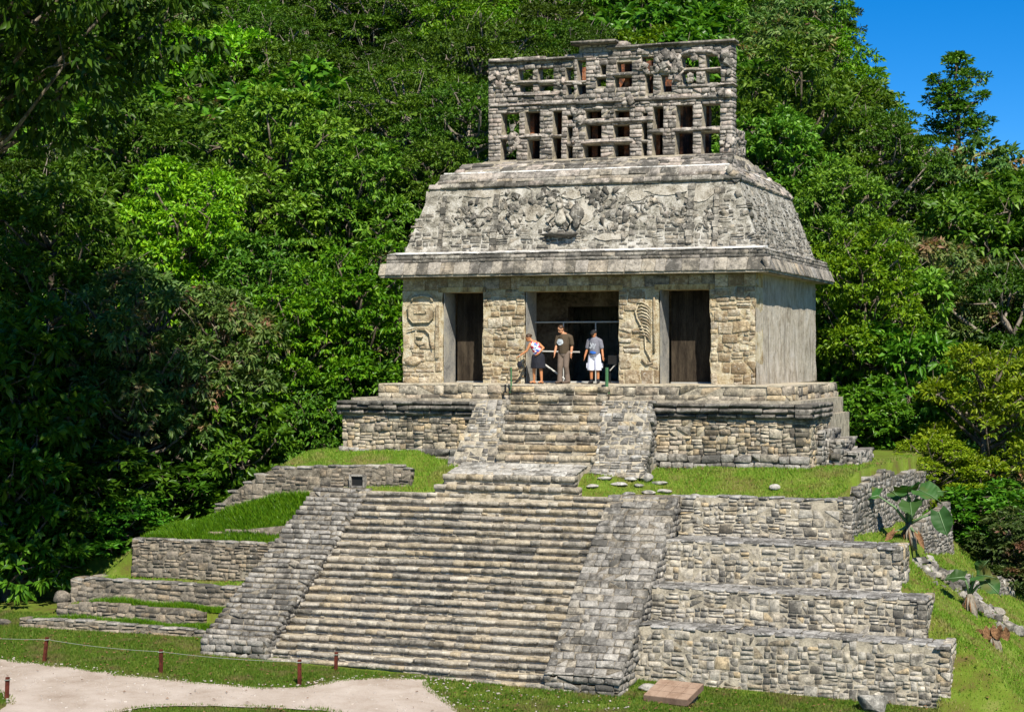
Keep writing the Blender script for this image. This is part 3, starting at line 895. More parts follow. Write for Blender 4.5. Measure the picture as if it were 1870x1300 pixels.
def ramp_build(label, xin, xout, y0, y1, z0, z1, foot, lean, nC, hvar):
    """ramp of courses that lean back; xin/xout give its left and right edge at a depth"""
    mid = (xin(y0) + xout(y0)) / 2
    t = empty('stair_ramp', (mid, y0, z0), label, 'stair ramp', 'ramps flanking the big stair')
    ms = Masonry(t)
    hz = (z1 - z0 - foot) / nC
    dy = (y1 - y0) / nC
    mb = MB()
    rows = []
    z = z0 - 0.3
    while z < z0 + foot - 0.02:
        h = rng.uniform(0.15, 0.22)
        rows.append((y0, z, min(h, z0 + foot - z + 0.02), 1)); z += h
    for i in range(nC):
        rows.append((y0 + dy * (i + 0.3), z0 + foot + i * hz, hz, 0))
    for (y, z, h, ft_) in rows:
        a, b = xin(y), xout(y)
        le = 0.0 if ft_ else lean
        yb = min(y + 1.2, y1 + 0.7)
        mb.hexa([(a + 0.04, y + 0.03, z - 0.05), (b - 0.04, y + 0.03, z - 0.05), (b - 0.04, yb, z - 0.05), (a + 0.04, yb, z - 0.05)],
                [(a + 0.04, y + 0.03 + dy * le, z + h - 0.012), (b - 0.04, y + 0.03 + dy * le, z + h - 0.012), (b - 0.04, yb, z + h - 0.012), (a + 0.04, yb, z + h - 0.012)])
        V = np.array([0, dy * le, h]); V /= np.linalg.norm(V)
        Nn = np.array([0, -V[2], V[1]])
        hl = math.hypot(h, dy * le)
        x = a
        wob = rng.uniform(0, 6)
        while x < b - 0.03:
            w_ = min(rng.uniform(0.2, 0.55), b - x)
            if b - (x + w_) < 0.12: w_ = b - x
            d = rng.uniform(0.26, 0.34)
            c = np.array([x + w_ / 2, y + dy * le * 0.5, z + h / 2 + 0.012 * math.sin(x * 2 + wob)]) - Nn * (d / 2 - rng.uniform(-0.01, 0.045))
            if rng.uniform() < 0.14 and w_ > 0.3:
                for q in (-0.25, 0.25):
                    ms.stone(t, 'ramp', c + np.array([q * w_, 0, 0]), (1, 0, 0), V, Nn, w_ / 2 - 0.006, hl * rng.uniform(*hvar), d, 'stone', rng.uniform(-0.05, 0.05))
            else:
                ms.stone(t, 'ramp', c, (1, 0, 0), V, Nn, w_ - 0.006, hl * rng.uniform(*hvar), d, 'stone', rng.uniform(-0.04, 0.04))
            x += w_
        y2 = y + 0.26
        while y2 < min(y + 1.25, y1):
            w_ = rng.uniform(0.18, 0.4)
            ms.stone(t, 'ramp', (b - 0.11 + rng.uniform(-0.02, 0.02), y2 + w_ / 2, z + h / 2), (0, 1, 0), (0, 0, 1), (1, 0, 0), w_ - 0.008, h * rng.uniform(0.9, 1.03), 0.24, 'stone', rng.uniform(-0.04, 0.04))
            y2 += w_
    mb.build('mortar_core', M['mortar_dark'], t)
    ms.finish()
    return t
ramp_build('grey sloping masonry ramp along the right edge of the big stair', lambda y: 2.42, lambda y: 4.46, -9.75, -4.2, -0.08, 4.5, 0.45, 0.85, 26, (0.9, 1.04))
ramp_build('grey sloping masonry ramp along the left edge of the big stair', lambda y: -7.55 + (y + 9.6) / 5.6 * 0.85, lambda y: stair_left(y), -9.55, -4.15, 0.28, 4.5, 0.42, 0.3, 31, (0.92, 1.1))

# landing: two narrow steps and the paved floor before the upper stair
landing = empty('paved_landing', (-0.6, -3.6, 4.4), 'pale paved landing with two short steps between the big and the upper stair', 'landing')
lm = Masonry(landing)
mb = MB()
mb.box(-2.75, 1.45, -4.33, -2.3, 4.0, 4.66)
mb.hexa([(-2.55, -4.12, 4.5), (1.36, -4.12, 4.5), (1.3, -2.3, 4.5), (-2.5, -2.3, 4.5)], [(-2.55, -4.12, 4.96), (1.36, -4.12, 4.92), (1.3, -2.3, 5.30), (-2.5, -2.3, 5.30)])
mb.build('mortar_core', M['mortar_stair'], landing)
for (y, z, xa, xb, hh) in ((-4.38, 4.69, -2.8, 1.4, 0.26), (-4.17, 4.99, -2.6, 1.4, 0.30)):
    x = xa
    while x < xb:
        w_ = rng.uniform(0.22, 0.55)
        lm.stone(landing, 'stair', (x + w_ / 2, y + 0.13, z - hh * 0.3), (1, 0, 0), (0, 0, 1), (0, -1, 0), w_ - 0.01, hh * 0.55, 0.3, 'tread_stone', rng.uniform(-0.03, 0.03))
        lm.stone(landing, 'stair', (x + w_ / 2, y + 0.17, z - hh * 0.8), (1, 0, 0), (0, 0, 1), (0, -1, 0), w_ - 0.03, hh * 0.4, 0.25, 'riser_stone')
        x += w_
y = -4.0
while y < -2.45:
    d = rng.uniform(0.22, 0.4)
    x = -2.55
    while x < 1.25:
        w_ = min(rng.uniform(0.25, 0.6), 1.36 - x)
        zz = 5.0 + (y + 4.0) * 0.195
        lm.stone(landing, 'boulder', (x + w_ / 2, y + d / 2, zz), (1, 0, 0), (0, -0.19, 0.98), (0, -0.98, -0.19), w_ - 0.012, 0.06, d - 0.012, 'flagstone', 0)
        x += w_
    y += d
lm.finish()

# ------------------------------------------------------------------ temple plinth and upper stair
plinth = empty('temple_plinth', (0, -1.4, 5.1), 'two-stage stone plinth with projecting cornice below the temple', 'plinth')
pm = Masonry(plinth)
mb = MB()
mb.box(-7.1, 7.5, -1.36, 5.5, 4.4, 6.62)
mb.box(-6.9, 7.3, -1.2, 5.5, 6.62, 7.1)
mb.build('mortar_core', M['mortar_wall'], plinth)
mb = MB(); mb.box(-5.95, 6.9, -1.02, 6.15, 7.0, 7.5); mb.build('slab_core', M['mortar_wall'], plinth)
mb = MB(); mb.box(-6.0, 6.95, -1.05, 6.2, 7.5, 7.548); mb.build('terrace_floor', M['floor'], plinth)
# wall below the cornice
def front_strip(ms, parent, mkey, x0, x1, y, z0, z1, cells, depth=0.26, proud=(0, 0.05), inside=None, name='stone'):
    ms.panel(parent, mkey, (x0, y, z0), (1, 0, 0), (0, 0, 1), (0, -1, 0), cells, inside, depth, proud, name=name)
def right_strip(ms, parent, mkey, x, y0, y1, z0, z1, cells, depth=0.26, proud=(0, 0.05), inside=None, name='stone'):
    ms.panel(parent, mkey, (x, y0, z0), (0, 1, 0), (0, 0, 1), (1, 0, 0), cells, inside, depth, proud, name=name)
front_strip(pm, plinth, 'plinth', -7.12, 7.55, -1.4, 5.5, 6.5, rubble(14.67, 1.05, (0.22, 0.34), (0.16, 0.44)))
front_strip(pm, plinth, 'ramp', -7.2, 7.6, -1.5, 4.8, 5.55, courses(14.8, 0.75, (0.14, 0.22), (0.25, 0.6)))
right_strip(pm, plinth, 'plinth', 7.55, -1.4, 2.0, 4.8, 6.55, rubble(3.4, 1.75, (0.24, 0.36), (0.16, 0.4)))
# cornice
for (z, h) in ((6.58, 0.14), (6.73, 0.15), (6.89, 0.13)):
    for c in courses(14.9, h, (h, h + 0.001), (0.35, 0.9)):
        xx = -7.26 + c[0] + c[2] / 2
        pr = -1.56 + (0.05 if z < 6.6 else 0) + rng.uniform(-0.025, 0.025)
        pm.stone(plinth, 'cornice', (xx, pr + 0.3, z + h / 2), (1, 0, 0), (0, 0, 1), (0, -1, 0), c[2] - 0.012, h, 0.6, 'cornice_stone', rng.uniform(-0.015, 0.015))
    for c in courses(3.3, h, (h, h + 0.001), (0.35, 0.8)):
        pm.stone(plinth, 'cornice', (7.45, -1.6 + c[0] + c[2] / 2, z + h / 2), (0, 1, 0), (0, 0, 1), (1, 0, 0), c[2] - 0.012, h, 0.5, 'cornice_stone')
# upper slab
front_strip(pm, plinth, 'plinth', -6.05, 7.0, -1.05, 7.05, 7.5, courses(13.05, 0.47, (0.14, 0.19), (0.3, 0.75)), 0.3, (-0.01, 0.06))
right_strip(pm, plinth, 'plinth', 6.98, -1.0, 6.2, 7.0, 7.5, courses(7.2, 0.5, (0.24, 0.26), (0.4, 0.9)), 0.3, (0, 0.06))
mb = MB(); mb.box(5.0, 6.85, 2.0, 6.1, 5.0, 7.0); mb.build('mortar_core', M['plaster'], plinth)
mb = MB(); mb.box(-5.9, 5.9, 6.15, 9.6, 4.6, 7.5); mb.build('rear_core', M['mortar_wall'], plinth)
right_strip(pm, plinth, 'pier', 6.85, 2.0, 6.1, 5.6, 7.0, rubble(4.1, 1.45, (0.2, 0.32), (0.14, 0.36)), 0.2, (-0.02, 0.03))
pm.finish()

# rough stepped rubble behind the right end of the plinth
rub = empty('rubble_steps', (8.3, 1.5, 5.2), 'grey ruined rubble steps behind the right end of the plinth', 'ruined wall')
rm = Masonry(rub)
mb = MB()
for (xa, xb, ya, yb, zt) in ((7.3, 7.75, -0.2, 2.6, 6.2), (7.75, 8.15, 0.4, 3.0, 5.9), (8.15, 8.6, 0.8, 3.4, 5.55)):
    mb.box(xa, xb - 0.05, ya + 0.05, yb, 4.5, zt - 0.05)
    right_strip(rm, rub, 'ramp', xb, ya, yb, 4.6, zt, rubble(yb - ya, zt - 4.6, (0.2, 0.36), (0.16, 0.45)), 0.28, (-0.04, 0.08))
    front_strip(rm, rub, 'ramp', xa - 0.1, xb, ya, 4.6, zt, rubble(xb - xa + 0.1, zt - 4.6, (0.2, 0.36), (0.16, 0.4)), 0.28, (-0.04, 0.08))
    yy = ya
    while yy < yb:
        rm.stone(rub, 'ramp', (xb - 0.25, yy + 0.2, zt - 0.03), (1, 0, 0), (0, 0, 1), (0, -1, 0), 0.5, 0.12, 0.4, 'stone', 0.05)
        yy += 0.42
mb.build('mortar_core', M['mortar_dark'], rub)
rm.finish()

upst = empty('stone_staircase', (0, -2.7, 5.2), 'short steep upper stair with sloping side ramps up to the temple door', 'staircase')
us = Masonry(upst)
NU = 8
ur, uy0, uy1 = (7.5 - 5.2) / NU, -2.75, -1.2
ud = (uy1 - uy0) / NU
mb = MB()
for i in range(NU):
    y, z = uy0 + i * ud, 5.2 + (i + 1) * ur
    mb.box(-1.45, 1.5, y + 0.035, -0.9, z - ur - 0.2, z - 0.02)
    x = -1.5
    th1 = ur * 0.6
    while x < 1.5:
        w_ = min(rng.uniform(0.25, 0.75), 1.56 - x)
        us.stone(upst, 'plinth', (x + w_ / 2, y + 0.13 + rng.uniform(-0.02, 0.02), z - th1 / 2 + rng.uniform(-0.015, 0.015)), (1, 0, 0), (0, 0, 1), (0, -1, 0), w_ - 0.012, th1, 0.28, 'tread_stone', rng.uniform(-0.02, 0.02))
        us.stone(upst, 'plinth', (x + w_ / 2, y + 0.142 + rng.uniform(-0.01, 0.015), z - th1 - (ur - th1) / 2), (1, 0, 0), (0, 0, 1), (0, -1, 0), w_ - 0.03, ur - th1 - 0.01, 0.25, 'riser_stone')
        x += w_
mb.build('mortar_core', M['mortar_wall'], upst)
for (xa0, xb0, xa1, xb1) in ((-3.05, -1.42, -2.5, -1.46), (1.45, 3.12, 1.47, 3.0)):
    mb = MB()
    mb.hexa([(xa0 + 0.03, -2.87, 4.9), (xb0 - 0.03, -2.87, 4.9), (xb0 - 0.03, -1.2, 4.9), (xa0 + 0.03, -1.2, 4.9)], [(xa1 + 0.03, -1.62, 7.08), (xb1 - 0.03, -1.62, 7.08), (xb1 - 0.03, -1.2, 7.08), (xa1 + 0.03, -1.2, 7.08)])
    mb.build('side_ramp_core', M['mortar_wall'], upst)
    V = np.array([0, 1.25, 2.18]); HL = np.linalg.norm(V); V /= HL
    Nn = np.array([0, -V[2], V[1]])
    W0 = xb0 - xa0
    ins = lambda u, v, w_, h: xa0 + u > xa0 + (xa1 - xa0) * v / HL - 0.02 and xa0 + u < xb0 + (xb1 - xb0) * v / HL + 0.02
    us.panel(upst, ['ramp', 'ramp', 'ramp', 'ramp', 'plinth', 'boulder'], (xa0, -2.88, 4.9), (1, 0, 0), V, Nn, rubble(W0, HL, (0.2, 0.32), (0.16, 0.42), 0.15), ins, 0.24, (0.0, 0.03), name='ramp_stone')
    us.panel(upst, 'ramp', (xb0, -2.85, 4.9), (0, 1, 0), (0, 0, 1), (1, 0, 0), rubble(1.5, 2.2, (0.22, 0.36), (0.18, 0.4)), lambda u, v, w_, h: u > v * 0.573 + 0.1, 0.2, (-0.08, -0.02), name='ramp_stone')
for (x, w_) in ((-0.35, 0.6), (0.2, 0.42)):
    us.stone(upst, 'boulder', (x, -2.98, 5.16), (1, 0, 0), (0, 0, 1), (0, -1, 0), w_, 0.2, 0.3, 'bottom_block')
us.finish()

# ------------------------------------------------------------------ the temple
temple = empty('stone_temple', (0, 0, 7.55), 'ancient stone temple with three doorways, sloping sculpted roof and pierced roof comb', 'temple')
tm = Masonry(temple)
ZF, ZD, ZE = 7.55, 10.45, 10.86
def tpart(name, mat):
    def f(*boxes):
        mb = MB()
        for b_ in boxes: mb.box(*b_)
        return mb.build(name, M[mat], temple)
    return f
piers = [(-5.67, -4.31), (-2.96, -1.57), (1.47, 2.73), (4.32, 5.69)]
pobj = []
for (a, b_) in piers:
    mb = MB()
    # slightly uneven plastered pier, cut into strips so that its edges waver
    n_ = 8
    zz = [ZF + (ZD - ZF) * i / n_ for i in range(n_ + 1)]
    ja = [rng.uniform(-0.03, 0.03) for _ in zz]; jb = [rng.uniform(-0.03, 0.03) for _ in zz]
    for i in range(n_):
        q = lambda k: [(a + ja[k], 0.03, zz[k]), (b_ + jb[k], 0.03, zz[k]), (b_ + jb[k], 1.0, zz[k]), (a + ja[k], 1.0, zz[k])]
        mb.hexa(q(i), q(i + 1))
    o = mb.build('pier', M['plaster'], temple)
    pobj.append(o)
# doorway reveals are grey plaster set 4 mm off the piers
for (a, b_) in piers[:3]:
    mb = MB(); mb.box(b_ + 0.032, b_ + 0.05, 0.06, 0.98, ZF, ZD - 0.02); mb.build('doorway_reveal', M['reveal'], temple)
for k, o in enumerate(pobj):
    a, b_ = piers[k]
    W = b_ - a
    if k == 0:
        cells = [c for c in rubble(W, 2.9, (0.34, 0.5), (0.3, 0.7), 0.5) if c[1] < 1.15]
    elif k == 2:
        cells = [c for c in rubble(W, 2.9, (0.3, 0.5), (0.25, 0.6), 0.45) if c[0] + c[2] / 2 < 0.7 or c[1] < 0.9]
    else:
        cells = rubble(W, 2.9, (0.22, 0.38), (0.18, 0.55), 0.35)
    cells = [c for c in cells if rng.uniform() > 0.12]
    tm.panel(o, 'pier', (a, 0.0, ZF), (1, 0, 0), (0, 0, 1), (0, -1, 0), cells, None, 0.2, (-0.018, 0.022), 0.018, 0.06)
# frieze and lintels above the doors
tpart('frieze', 'lintel')((-5.67, 5.69, 0.05, 1.0, ZD, ZE + 0.1))
for (a, b_) in ((-4.45, -2.85), (-1.75, 1.6), (2.6, 4.45)):
    tpart('lintel', 'lintel')((a, b_, -0.005, 0.9, ZD - 0.06, ZD + 0.1))
x = -5.67
while x < 5.6:
    w_ = min(rng.uniform(0.3, 0.8), 5.69 - x)
    tm.stone(temple, 'slab' if rng.uniform() < 0.4 else 'pier', (x + w_ / 2, 0.1, 10.66), (1, 0, 0), (0, 0, 1), (0, -1, 0), w_ - 0.01, 0.36, 0.2, 'frieze_stone')
    x += w_
# side, back and inner walls
mb = MB()
ny, nz = 26, 10
def side_x(i, j):
    return 5.69 + 0.018 * math.sin(i * 0.9 + j * 0.9) * math.sin(j * 0.7 + i * 0.4) + (0.02 if j < 2 else 0)
for i in range(ny):
    for j in range(nz):
        y0, y1 = 0.02 + 9.23 * i / ny, 0.02 + 9.23 * (i + 1) / ny
        z0, z1 = ZF + 3.4 * j / nz, ZF + 3.4 * (j + 1) / nz
        mb.poly([(side_x(i, j), y0, z0), (side_x(i + 1, j), y1, z0), (side_x(i + 1, j + 1), y1, z1), (side_x(i, j + 1), y0, z1)])
mb.box(5.05, 5.6, 1.0, 9.2, ZF, 10.95)
o = mb.build('side_wall', M['streaked'], temple, True)
tpart('side_wall', 'streaked')((-5.67, -5.05, 1.0, 9.25, ZF, 10.95))
tpart('back_wall', 'streaked')((-5.05, 5.05, 8.6, 9.25, ZF, 10.95))
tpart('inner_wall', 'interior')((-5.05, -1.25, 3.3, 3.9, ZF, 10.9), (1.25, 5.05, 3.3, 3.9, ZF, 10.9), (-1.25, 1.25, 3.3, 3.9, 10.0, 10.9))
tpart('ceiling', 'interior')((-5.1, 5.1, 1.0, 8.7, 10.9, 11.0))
tpart('room_floor', 'floor')((-5.05, 5.05, 0.0, 8.6, ZF - 0.05, ZF + 0.012))
# roof body: stacked sloping stages
YC = 4.62
def fr(hx, y0, z): return (hx, y0, 2 * YC - y0, z)
mb = MB(); mb.frustum(fr(6.2, -0.57, 10.86), fr(6.2, -0.57, 10.93)); mb.frustum(fr(6.18, -0.55, 10.93), fr(6.06, -0.4, 11.3)); mb.build('eave_core', M['mortar_wall'], temple)
mb = MB(); mb.frustum(fr(6.02, -0.37, 11.3), fr(5.97, -0.30, 11.58)); mb.build('lower_cornice_core', M['mortar_white'], temple)
mb = MB(); mb.frustum(fr(5.76, 0.24, 11.55), fr(5.0, 0.77, 13.72)); upper = mb.build('upper_facade', M['mortar_white'], temple)
mb = MB(); mb.frustum(fr(5.03, 0.74, 13.7), fr(4.64, 1.04, 14.2)); mb.build('upper_cornice_core', M['mortar_white'], temple)
mb = MB(); mb.frustum(fr(4.5, 1.35, 14.15), fr(4.28, 2.2, 14.62)); mb.frustum(fr(4.26, 2.3, 14.55), fr(4.14, 3.3, 14.8)); mb.build('roof_step_core', M['mortar_wall'], temple)

def slope_frames(a, b):
    """front and right-hand face frames of a frustum stage"""
    fo = []
    pa_, pb = np.array([-a[0], a[1], a[3]]), np.array([-b[0], b[1], b[3]])
    for side in (0, 1):
        if side == 0:
            U = np.array([1.0, 0, 0]); V = np.array([0, b[1] - a[1], b[3] - a[3]])
            O = np.array([-a[0], a[1], a[3]]); L = 2 * a[0]; inset = a[0] - b[0]
            Nn = np.array([0, -(b[3] - a[3]), b[1] - a[1]])
        else:
            U = np.array([0, 1.0, 0]); V = np.array([b[0] - a[0], 0, b[3] - a[3]])
            O = np.array([a[0], a[1], a[3]]); L = a[2] - a[1]; inset = b[1] - a[1]
            Nn = np.array([b[3] - a[3], 0, a[0] - b[0]])
        H = np.linalg.norm(V); V = V / H; Nn = Nn / np.linalg.norm(Nn)
        fo.append((O, U, V, Nn, L, H, inset))
    return fo
def stage(a, b, mkey, cellf, depth=0.22, proud=(0.0, 0.04), gap=0.012, parent=None, name='stone', skip=None, tilt=0.02):
    for si, (O, U, V, Nn, L, H, inset) in enumerate(slope_frames(a, b)):
        ins = lambda u, v, w_, h: u > inset * v / H - 0.02 and u < L - inset * v / H + 0.02 and (skip is None or not skip(si, u, v))
        tm.panel(parent or temple, mkey, O, U, V, Nn, cellf(L, H), ins, depth, proud, gap, tilt, name)
# eave: a row of big sloping slabs, thin stones under them
stage(fr(6.25, -0.62, 10.93), fr(6.09, -0.44, 11.31), ['slab'], lambda L, H: [(u, 0, w_, H) for (u, v, w_, h) in courses(L, 0.1, (0.1, 0.11), (0.3, 0.62))], 0.12, (0.0, 0.03), 0.01, name='eave_slab', tilt=0.012)
stage(fr(6.2, -0.57, 10.85), fr(6.2, -0.569, 10.94), ['cornice'], lambda L, H: courses(L, H, (0.09, 0.1), (0.3, 0.9)), 0.2, (-0.02, 0.01), name='eave_stone')
stage(fr(6.06, -0.41, 11.31), fr(6.0, -0.34, 11.6), ['roof', 'cornice'], lambda L, H: courses(L, H, (0.08, 0.15), (0.2, 0.7)), 0.2, (0.0, 0.03), name='cornice_stone')
mb = MB()
x = -6.0
while x < 5.95:
    w_ = rng.uniform(0.4, 1.3); x2 = min(x + w_, 6.0)
    mb.hexa([(x, -0.36, 11.585), (x2, -0.36, 11.585), (x2, 0.28, 11.585), (x, 0.28, 11.585)], [(x, -0.35, 11.60), (x2, -0.35, 11.60 + rng.uniform(0, 0.02)), (x2, 0.26, 11.68), (x, 0.26, 11.68)])
    x = x2
mb.hexa([(5.7, -0.3, 11.585), (6.0, -0.3, 11.585), (6.0, 9.5, 11.585), (5.7, 9.5, 11.585)], [(5.7, -0.3, 11.68), (5.99, -0.3, 11.6), (5.99, 9.5, 11.6), (5.7, 9.5, 11.68)])
mb.build('mortar_ledge', M['whitewash'], temple)
# sloping upper facade: coursed stone with thick white mortar, relief in the middle panels
def facade_skip(si, u, v):
    if si == 1: return rng.uniform() < 0.08
    c = abs(u - 5.76)
    if c < 4.3 and v > 0.75: return rng.uniform() < 0.72
    return rng.uniform() < 0.06
stage(fr(5.76, 0.24, 11.6), fr(5.0, 0.77, 13.7), 'roof', lambda L, H: rubble(L, H, (0.2, 0.34), (0.16, 0.5), 0.15), 0.2, (-0.01, 0.035), 0.03, upper, 'stone', facade_skip)
stage(fr(5.09, 0.68, 13.72), fr(4.68, 1.0, 14.2), ['slab', 'comb', 'roof'], lambda L, H: courses(L, H, (0.13, 0.2), (0.3, 0.8)), 0.22, (-0.01, 0.04), name='cornice_stone')
stage(fr(4.52, 1.32, 14.2), fr(4.3, 2.2, 14.64), ['roof', 'comb', 'cornice'], lambda L, H: courses(L, H, (0.16, 0.3), (0.3, 0.8)), 0.2, (-0.02, 0.05), name='stone')
mb = MB()
mb.hexa([(-4.68, 1.0, 14.19), (4.68, 1.0, 14.19), (4.6, 1.4, 14.19), (-4.6, 1.4, 14.19)], [(-4.66, 1.02, 14.24), (4.66, 1.02, 14.23), (4.58, 1.38, 14.25), (-4.58, 1.38, 14.25)])
mb.hexa([(4.5, 1.0, 14.18), (4.72, 1.0, 14.16), (4.72, 8.2, 14.16), (4.5, 8.2, 14.18)], [(4.45, 1.05, 14.24), (4.66, 1.05, 14.215), (4.66, 8.2, 14.215), (4.45, 8.2, 14.24)])
mb.build('mortar_ledge', M['whitewash'], temple)

# sculpted stucco on the sloping facade
(O4, U4, V4, N4, L4, H4, _i) = slope_frames(fr(5.76, 0.24, 11.6), fr(5.0, 0.77, 13.7))[0]
def relief_pt(u, v, n_=0.0): return O4 + U4 * u + V4 * v + N4 * n_
def lump(mb, c, r, seed, flat=0.6):
    rr = np.random.default_rng(seed)
    b = bmesh.new()
    bmesh.ops.create_icosphere(b, subdivisions=2, radius=1.0)
    ph = rr.uniform(0, 6, 6)
    base = len(mb.v)
    for v in b.verts:
        d = v.co
        k = 1 + 0.28 * math.sin(3.1 * d.x + ph[0]) * math.sin(2.7 * d.y + ph[1]) + 0.2 * math.sin(5.3 * d.z + ph[2] + 2 * d.x) + 0.12 * math.sin(7 * d.y + ph[3])
        q = relief_pt(0, 0) * 0 + c + U4 * (d.x * r[0] * k) + V4 * (d.y * r[1] * k) + N4 * (d.z * r[2] * k * flat)
        mb.v.append(tuple(q))
    b.verts.index_update()
    for f in b.faces: mb.f.append(tuple(base + v.index for v in f.verts))
    b.free()
rr = np.random.default_rng(21)
centres = [(2.2, 1.2, 0.5, 0.45), (3.6, 1.55, 0.45, 0.3), (3.5, 0.9, 0.5, 0.3), (4.6, 1.75, 0.5, 0.22), (5.2, 1.1, 0.45, 0.5), (6.8, 1.35, 0.5, 0.45), (7.3, 0.9, 0.5, 0.35), (8.1, 1.5, 0.35, 0.4), (9.0, 1.2, 0.4, 0.45), (6.2, 1.8, 0.4, 0.2), (10.0, 0.9, 0.25, 0.3)]
for k in range(330):
    cu, cv, su, sv = centres[k % len(centres)]
    u, v = cu + rr.normal() * su * 0.75, cv + rr.normal() * sv * 0.75
    if not (1.1 < u < 10.5 and 0.35 < v < 2.08): continue
    q_ = rr.normal(size=3) * 0.42 + np.array(N4)
    n1 = q_ / np.linalg.norm(q_)
    u1 = np.cross(n1, rr.normal(size=3)); u1 /= np.linalg.norm(u1)
    s_ = rr.uniform(0.06, 0.2)
    tm.stone(upper, ('stucco', 'stucco', 'roof', 'cornice')[int(rr.integers(4))], relief_pt(u, v, rr.uniform(-0.06, 0.015)), u1, np.cross(n1, u1), n1, s_ * rr.uniform(0.8, 1.9), s_ * rr.uniform(0.6, 1.2), s_ * rr.uniform(0.5, 0.9), 'stucco_fragment')
for k in range(44):
    cu, cv, su, sv = centres[k % len(centres)]
    u, v = cu + rr.normal() * su * 0.7, min(1.9, max(0.5, cv + rr.normal() * sv * 0.6))
    mb = MB()
    a0, r0, da = rr.uniform(0, 6.28), rr.uniform(0.12, 0.3), rr.uniform(0.15, 0.4) * rr.choice([-1, 1])
    pts, rads = [], []
    for i in range(9):
        an = a0 + i * da
        pts.append(relief_pt(u + r0 * math.cos(an), v + r0 * math.sin(an) * 1.1, 0.012 + 0.02 * math.sin(i)))
        rads.append(rr.uniform(0.022, 0.05) * (1.15 - i * 0.08))
    mb.tube(pts, rads, 6)
    mb.build('stucco_scroll', M['stucco'], upper, False)
# smooth remnants of the plaster ground
for (cu, cv, su, sv) in ((2.6, 1.95, 0.7, 0.12), (4.3, 1.3, 0.35, 0.3), (6.0, 1.3, 0.28, 0.42), (8.6, 1.9, 0.7, 0.16), (9.6, 1.75, 0.5, 0.25), (6.9, 0.45, 0.6, 0.12), (3.0, 1.6, 0.3, 0.25), (7.6, 1.75, 0.3, 0.2), (5.6, 1.85, 0.3, 0.15)):
    mb = MB()
    n_ = 16
    ringp = [relief_pt(cu + su * math.cos(6.283 * i / n_) * rr.uniform(0.75, 1.15), cv + sv * math.sin(6.283 * i / n_) * rr.uniform(0.75, 1.15), 0.035) for i in range(n_)]
    mb.poly(ringp)
    for i in range(n_):
        p, q = ringp[i], ringp[(i + 1) % n_]
        mb.poly([q, p, p - N4 * 0.06, q - N4 * 0.06])
    mb.build('plaster_patch', M['patch'], upper)
# seated figure in the middle, the broken mask to its right, the lower lip stone
mb = MB()
lump(mb, relief_pt(5.15, 1.48, 0.04), (0.11, 0.14, 0.12), 901); lump(mb, relief_pt(5.2, 1.08, 0.03), (0.16, 0.26, 0.12), 902)
mb.tube([relief_pt(4.98, 1.2, .04), relief_pt(4.8, 1.0, .07), relief_pt(4.9, .78, .05)], [.06, .05, .04], 7); mb.tube([relief_pt(5.4, 1.2, .04), relief_pt(5.58, 1.0, .07), relief_pt(5.48, .75, .05)], [.06, .05, .04], 7)
mb.build('seated_figure', M['patch'], upper, True)
mb = MB(); lump(mb, relief_pt(5.3, 0.52, 0.12), (0.5, 0.07, 0.22), 903, 0.9); mb.build('projecting_stone', M['cornice'], upper, True)
mb = MB(); lump(mb, relief_pt(5.75, 1.15, 0.06), (0.2, 0.34, 0.1), 904); mb.build('broken_panel', M['stucco'], upper, True)
for (u, v, sw) in ((3.05, 1.0, 0.1), (9.35, 1.15, 0.1), (1.25, 1.0, 0.07), (10.15, 1.0, 0.08)):
    mb = MB()
    mb.hexa([relief_pt(u - sw, v - 0.95, -0.02), relief_pt(u + sw, v - 0.95, -0.02), relief_pt(u + sw, v - 0.95, -0.03), relief_pt(u - sw, v - 0.95, -0.03)], [relief_pt(u - sw, v + 0.9, -0.02)] * 4)
    mb = MB()
    n_ = 9
    for i in range(n_):
        v0, v1 = v - 0.95 + 1.9 * i / n_, v - 0.95 + 1.9 * (i + 1) / n_ - 0.02
        s1, j = sw * rng.uniform(0.85, 1.1), rng.uniform(-0.02, 0.02)
        top = rng.uniform(0.05, 0.1)
        mb.hexa([relief_pt(u - s1 + j, v0, -0.05), relief_pt(u + s1 + j, v0, -0.05), relief_pt(u + s1 + j, v0, top), relief_pt(u - s1 + j, v0, top)], [relief_pt(u - s1 + j, v1, -0.05), relief_pt(u + s1 + j, v1, -0.05), relief_pt(u + s1 + j, v1, top), relief_pt(u - s1 + j, v1, top)])
    mb.build('panel_border', M['roof'], upper)

# stucco reliefs on the piers
def pier_pt(x, z, n_): return (x, -n_, z)
p1 = pobj[0]
mb = MB()
ring = [(-5.45, 9.62), (-5.48, 9.95), (-5.4, 10.02), (-5.0, 10.05), (-4.62, 10.02), (-4.58, 9.9), (-4.6, 9.62), (-4.75, 9.47), (-5.3, 9.45)]
mb.f.append(tuple(range(len(ring)))); mb.v += [pier_pt(x, z, 0.05) for x, z in ring]
for i in range(len(ring)):
    a, c = ring[i], ring[(i + 1) % len(ring)]
    mb.poly([pier_pt(*a, 0.05), pier_pt(*c, 0.05), pier_pt(*c, -0.03), pier_pt(*a, -0.03)])
mb.build('glyph_panel', M['relief'], p1)
mb = MB(); mb.tube([pier_pt(x, z, 0.045) for x, z in ring + ring[:1]], 0.022, 6); mb.build('glyph_border', M['relief'], p1, True)
mb = MB(); mb.tube([pier_pt(x, z, 0.03) for x, z in [(-5.35, 10.12), (-5.3, 10.24), (-5.0, 10.3), (-4.7, 10.24), (-4.64, 10.12)]], 0.04, 6); mb.build('glyph_arch', M['relief'], p1, True)
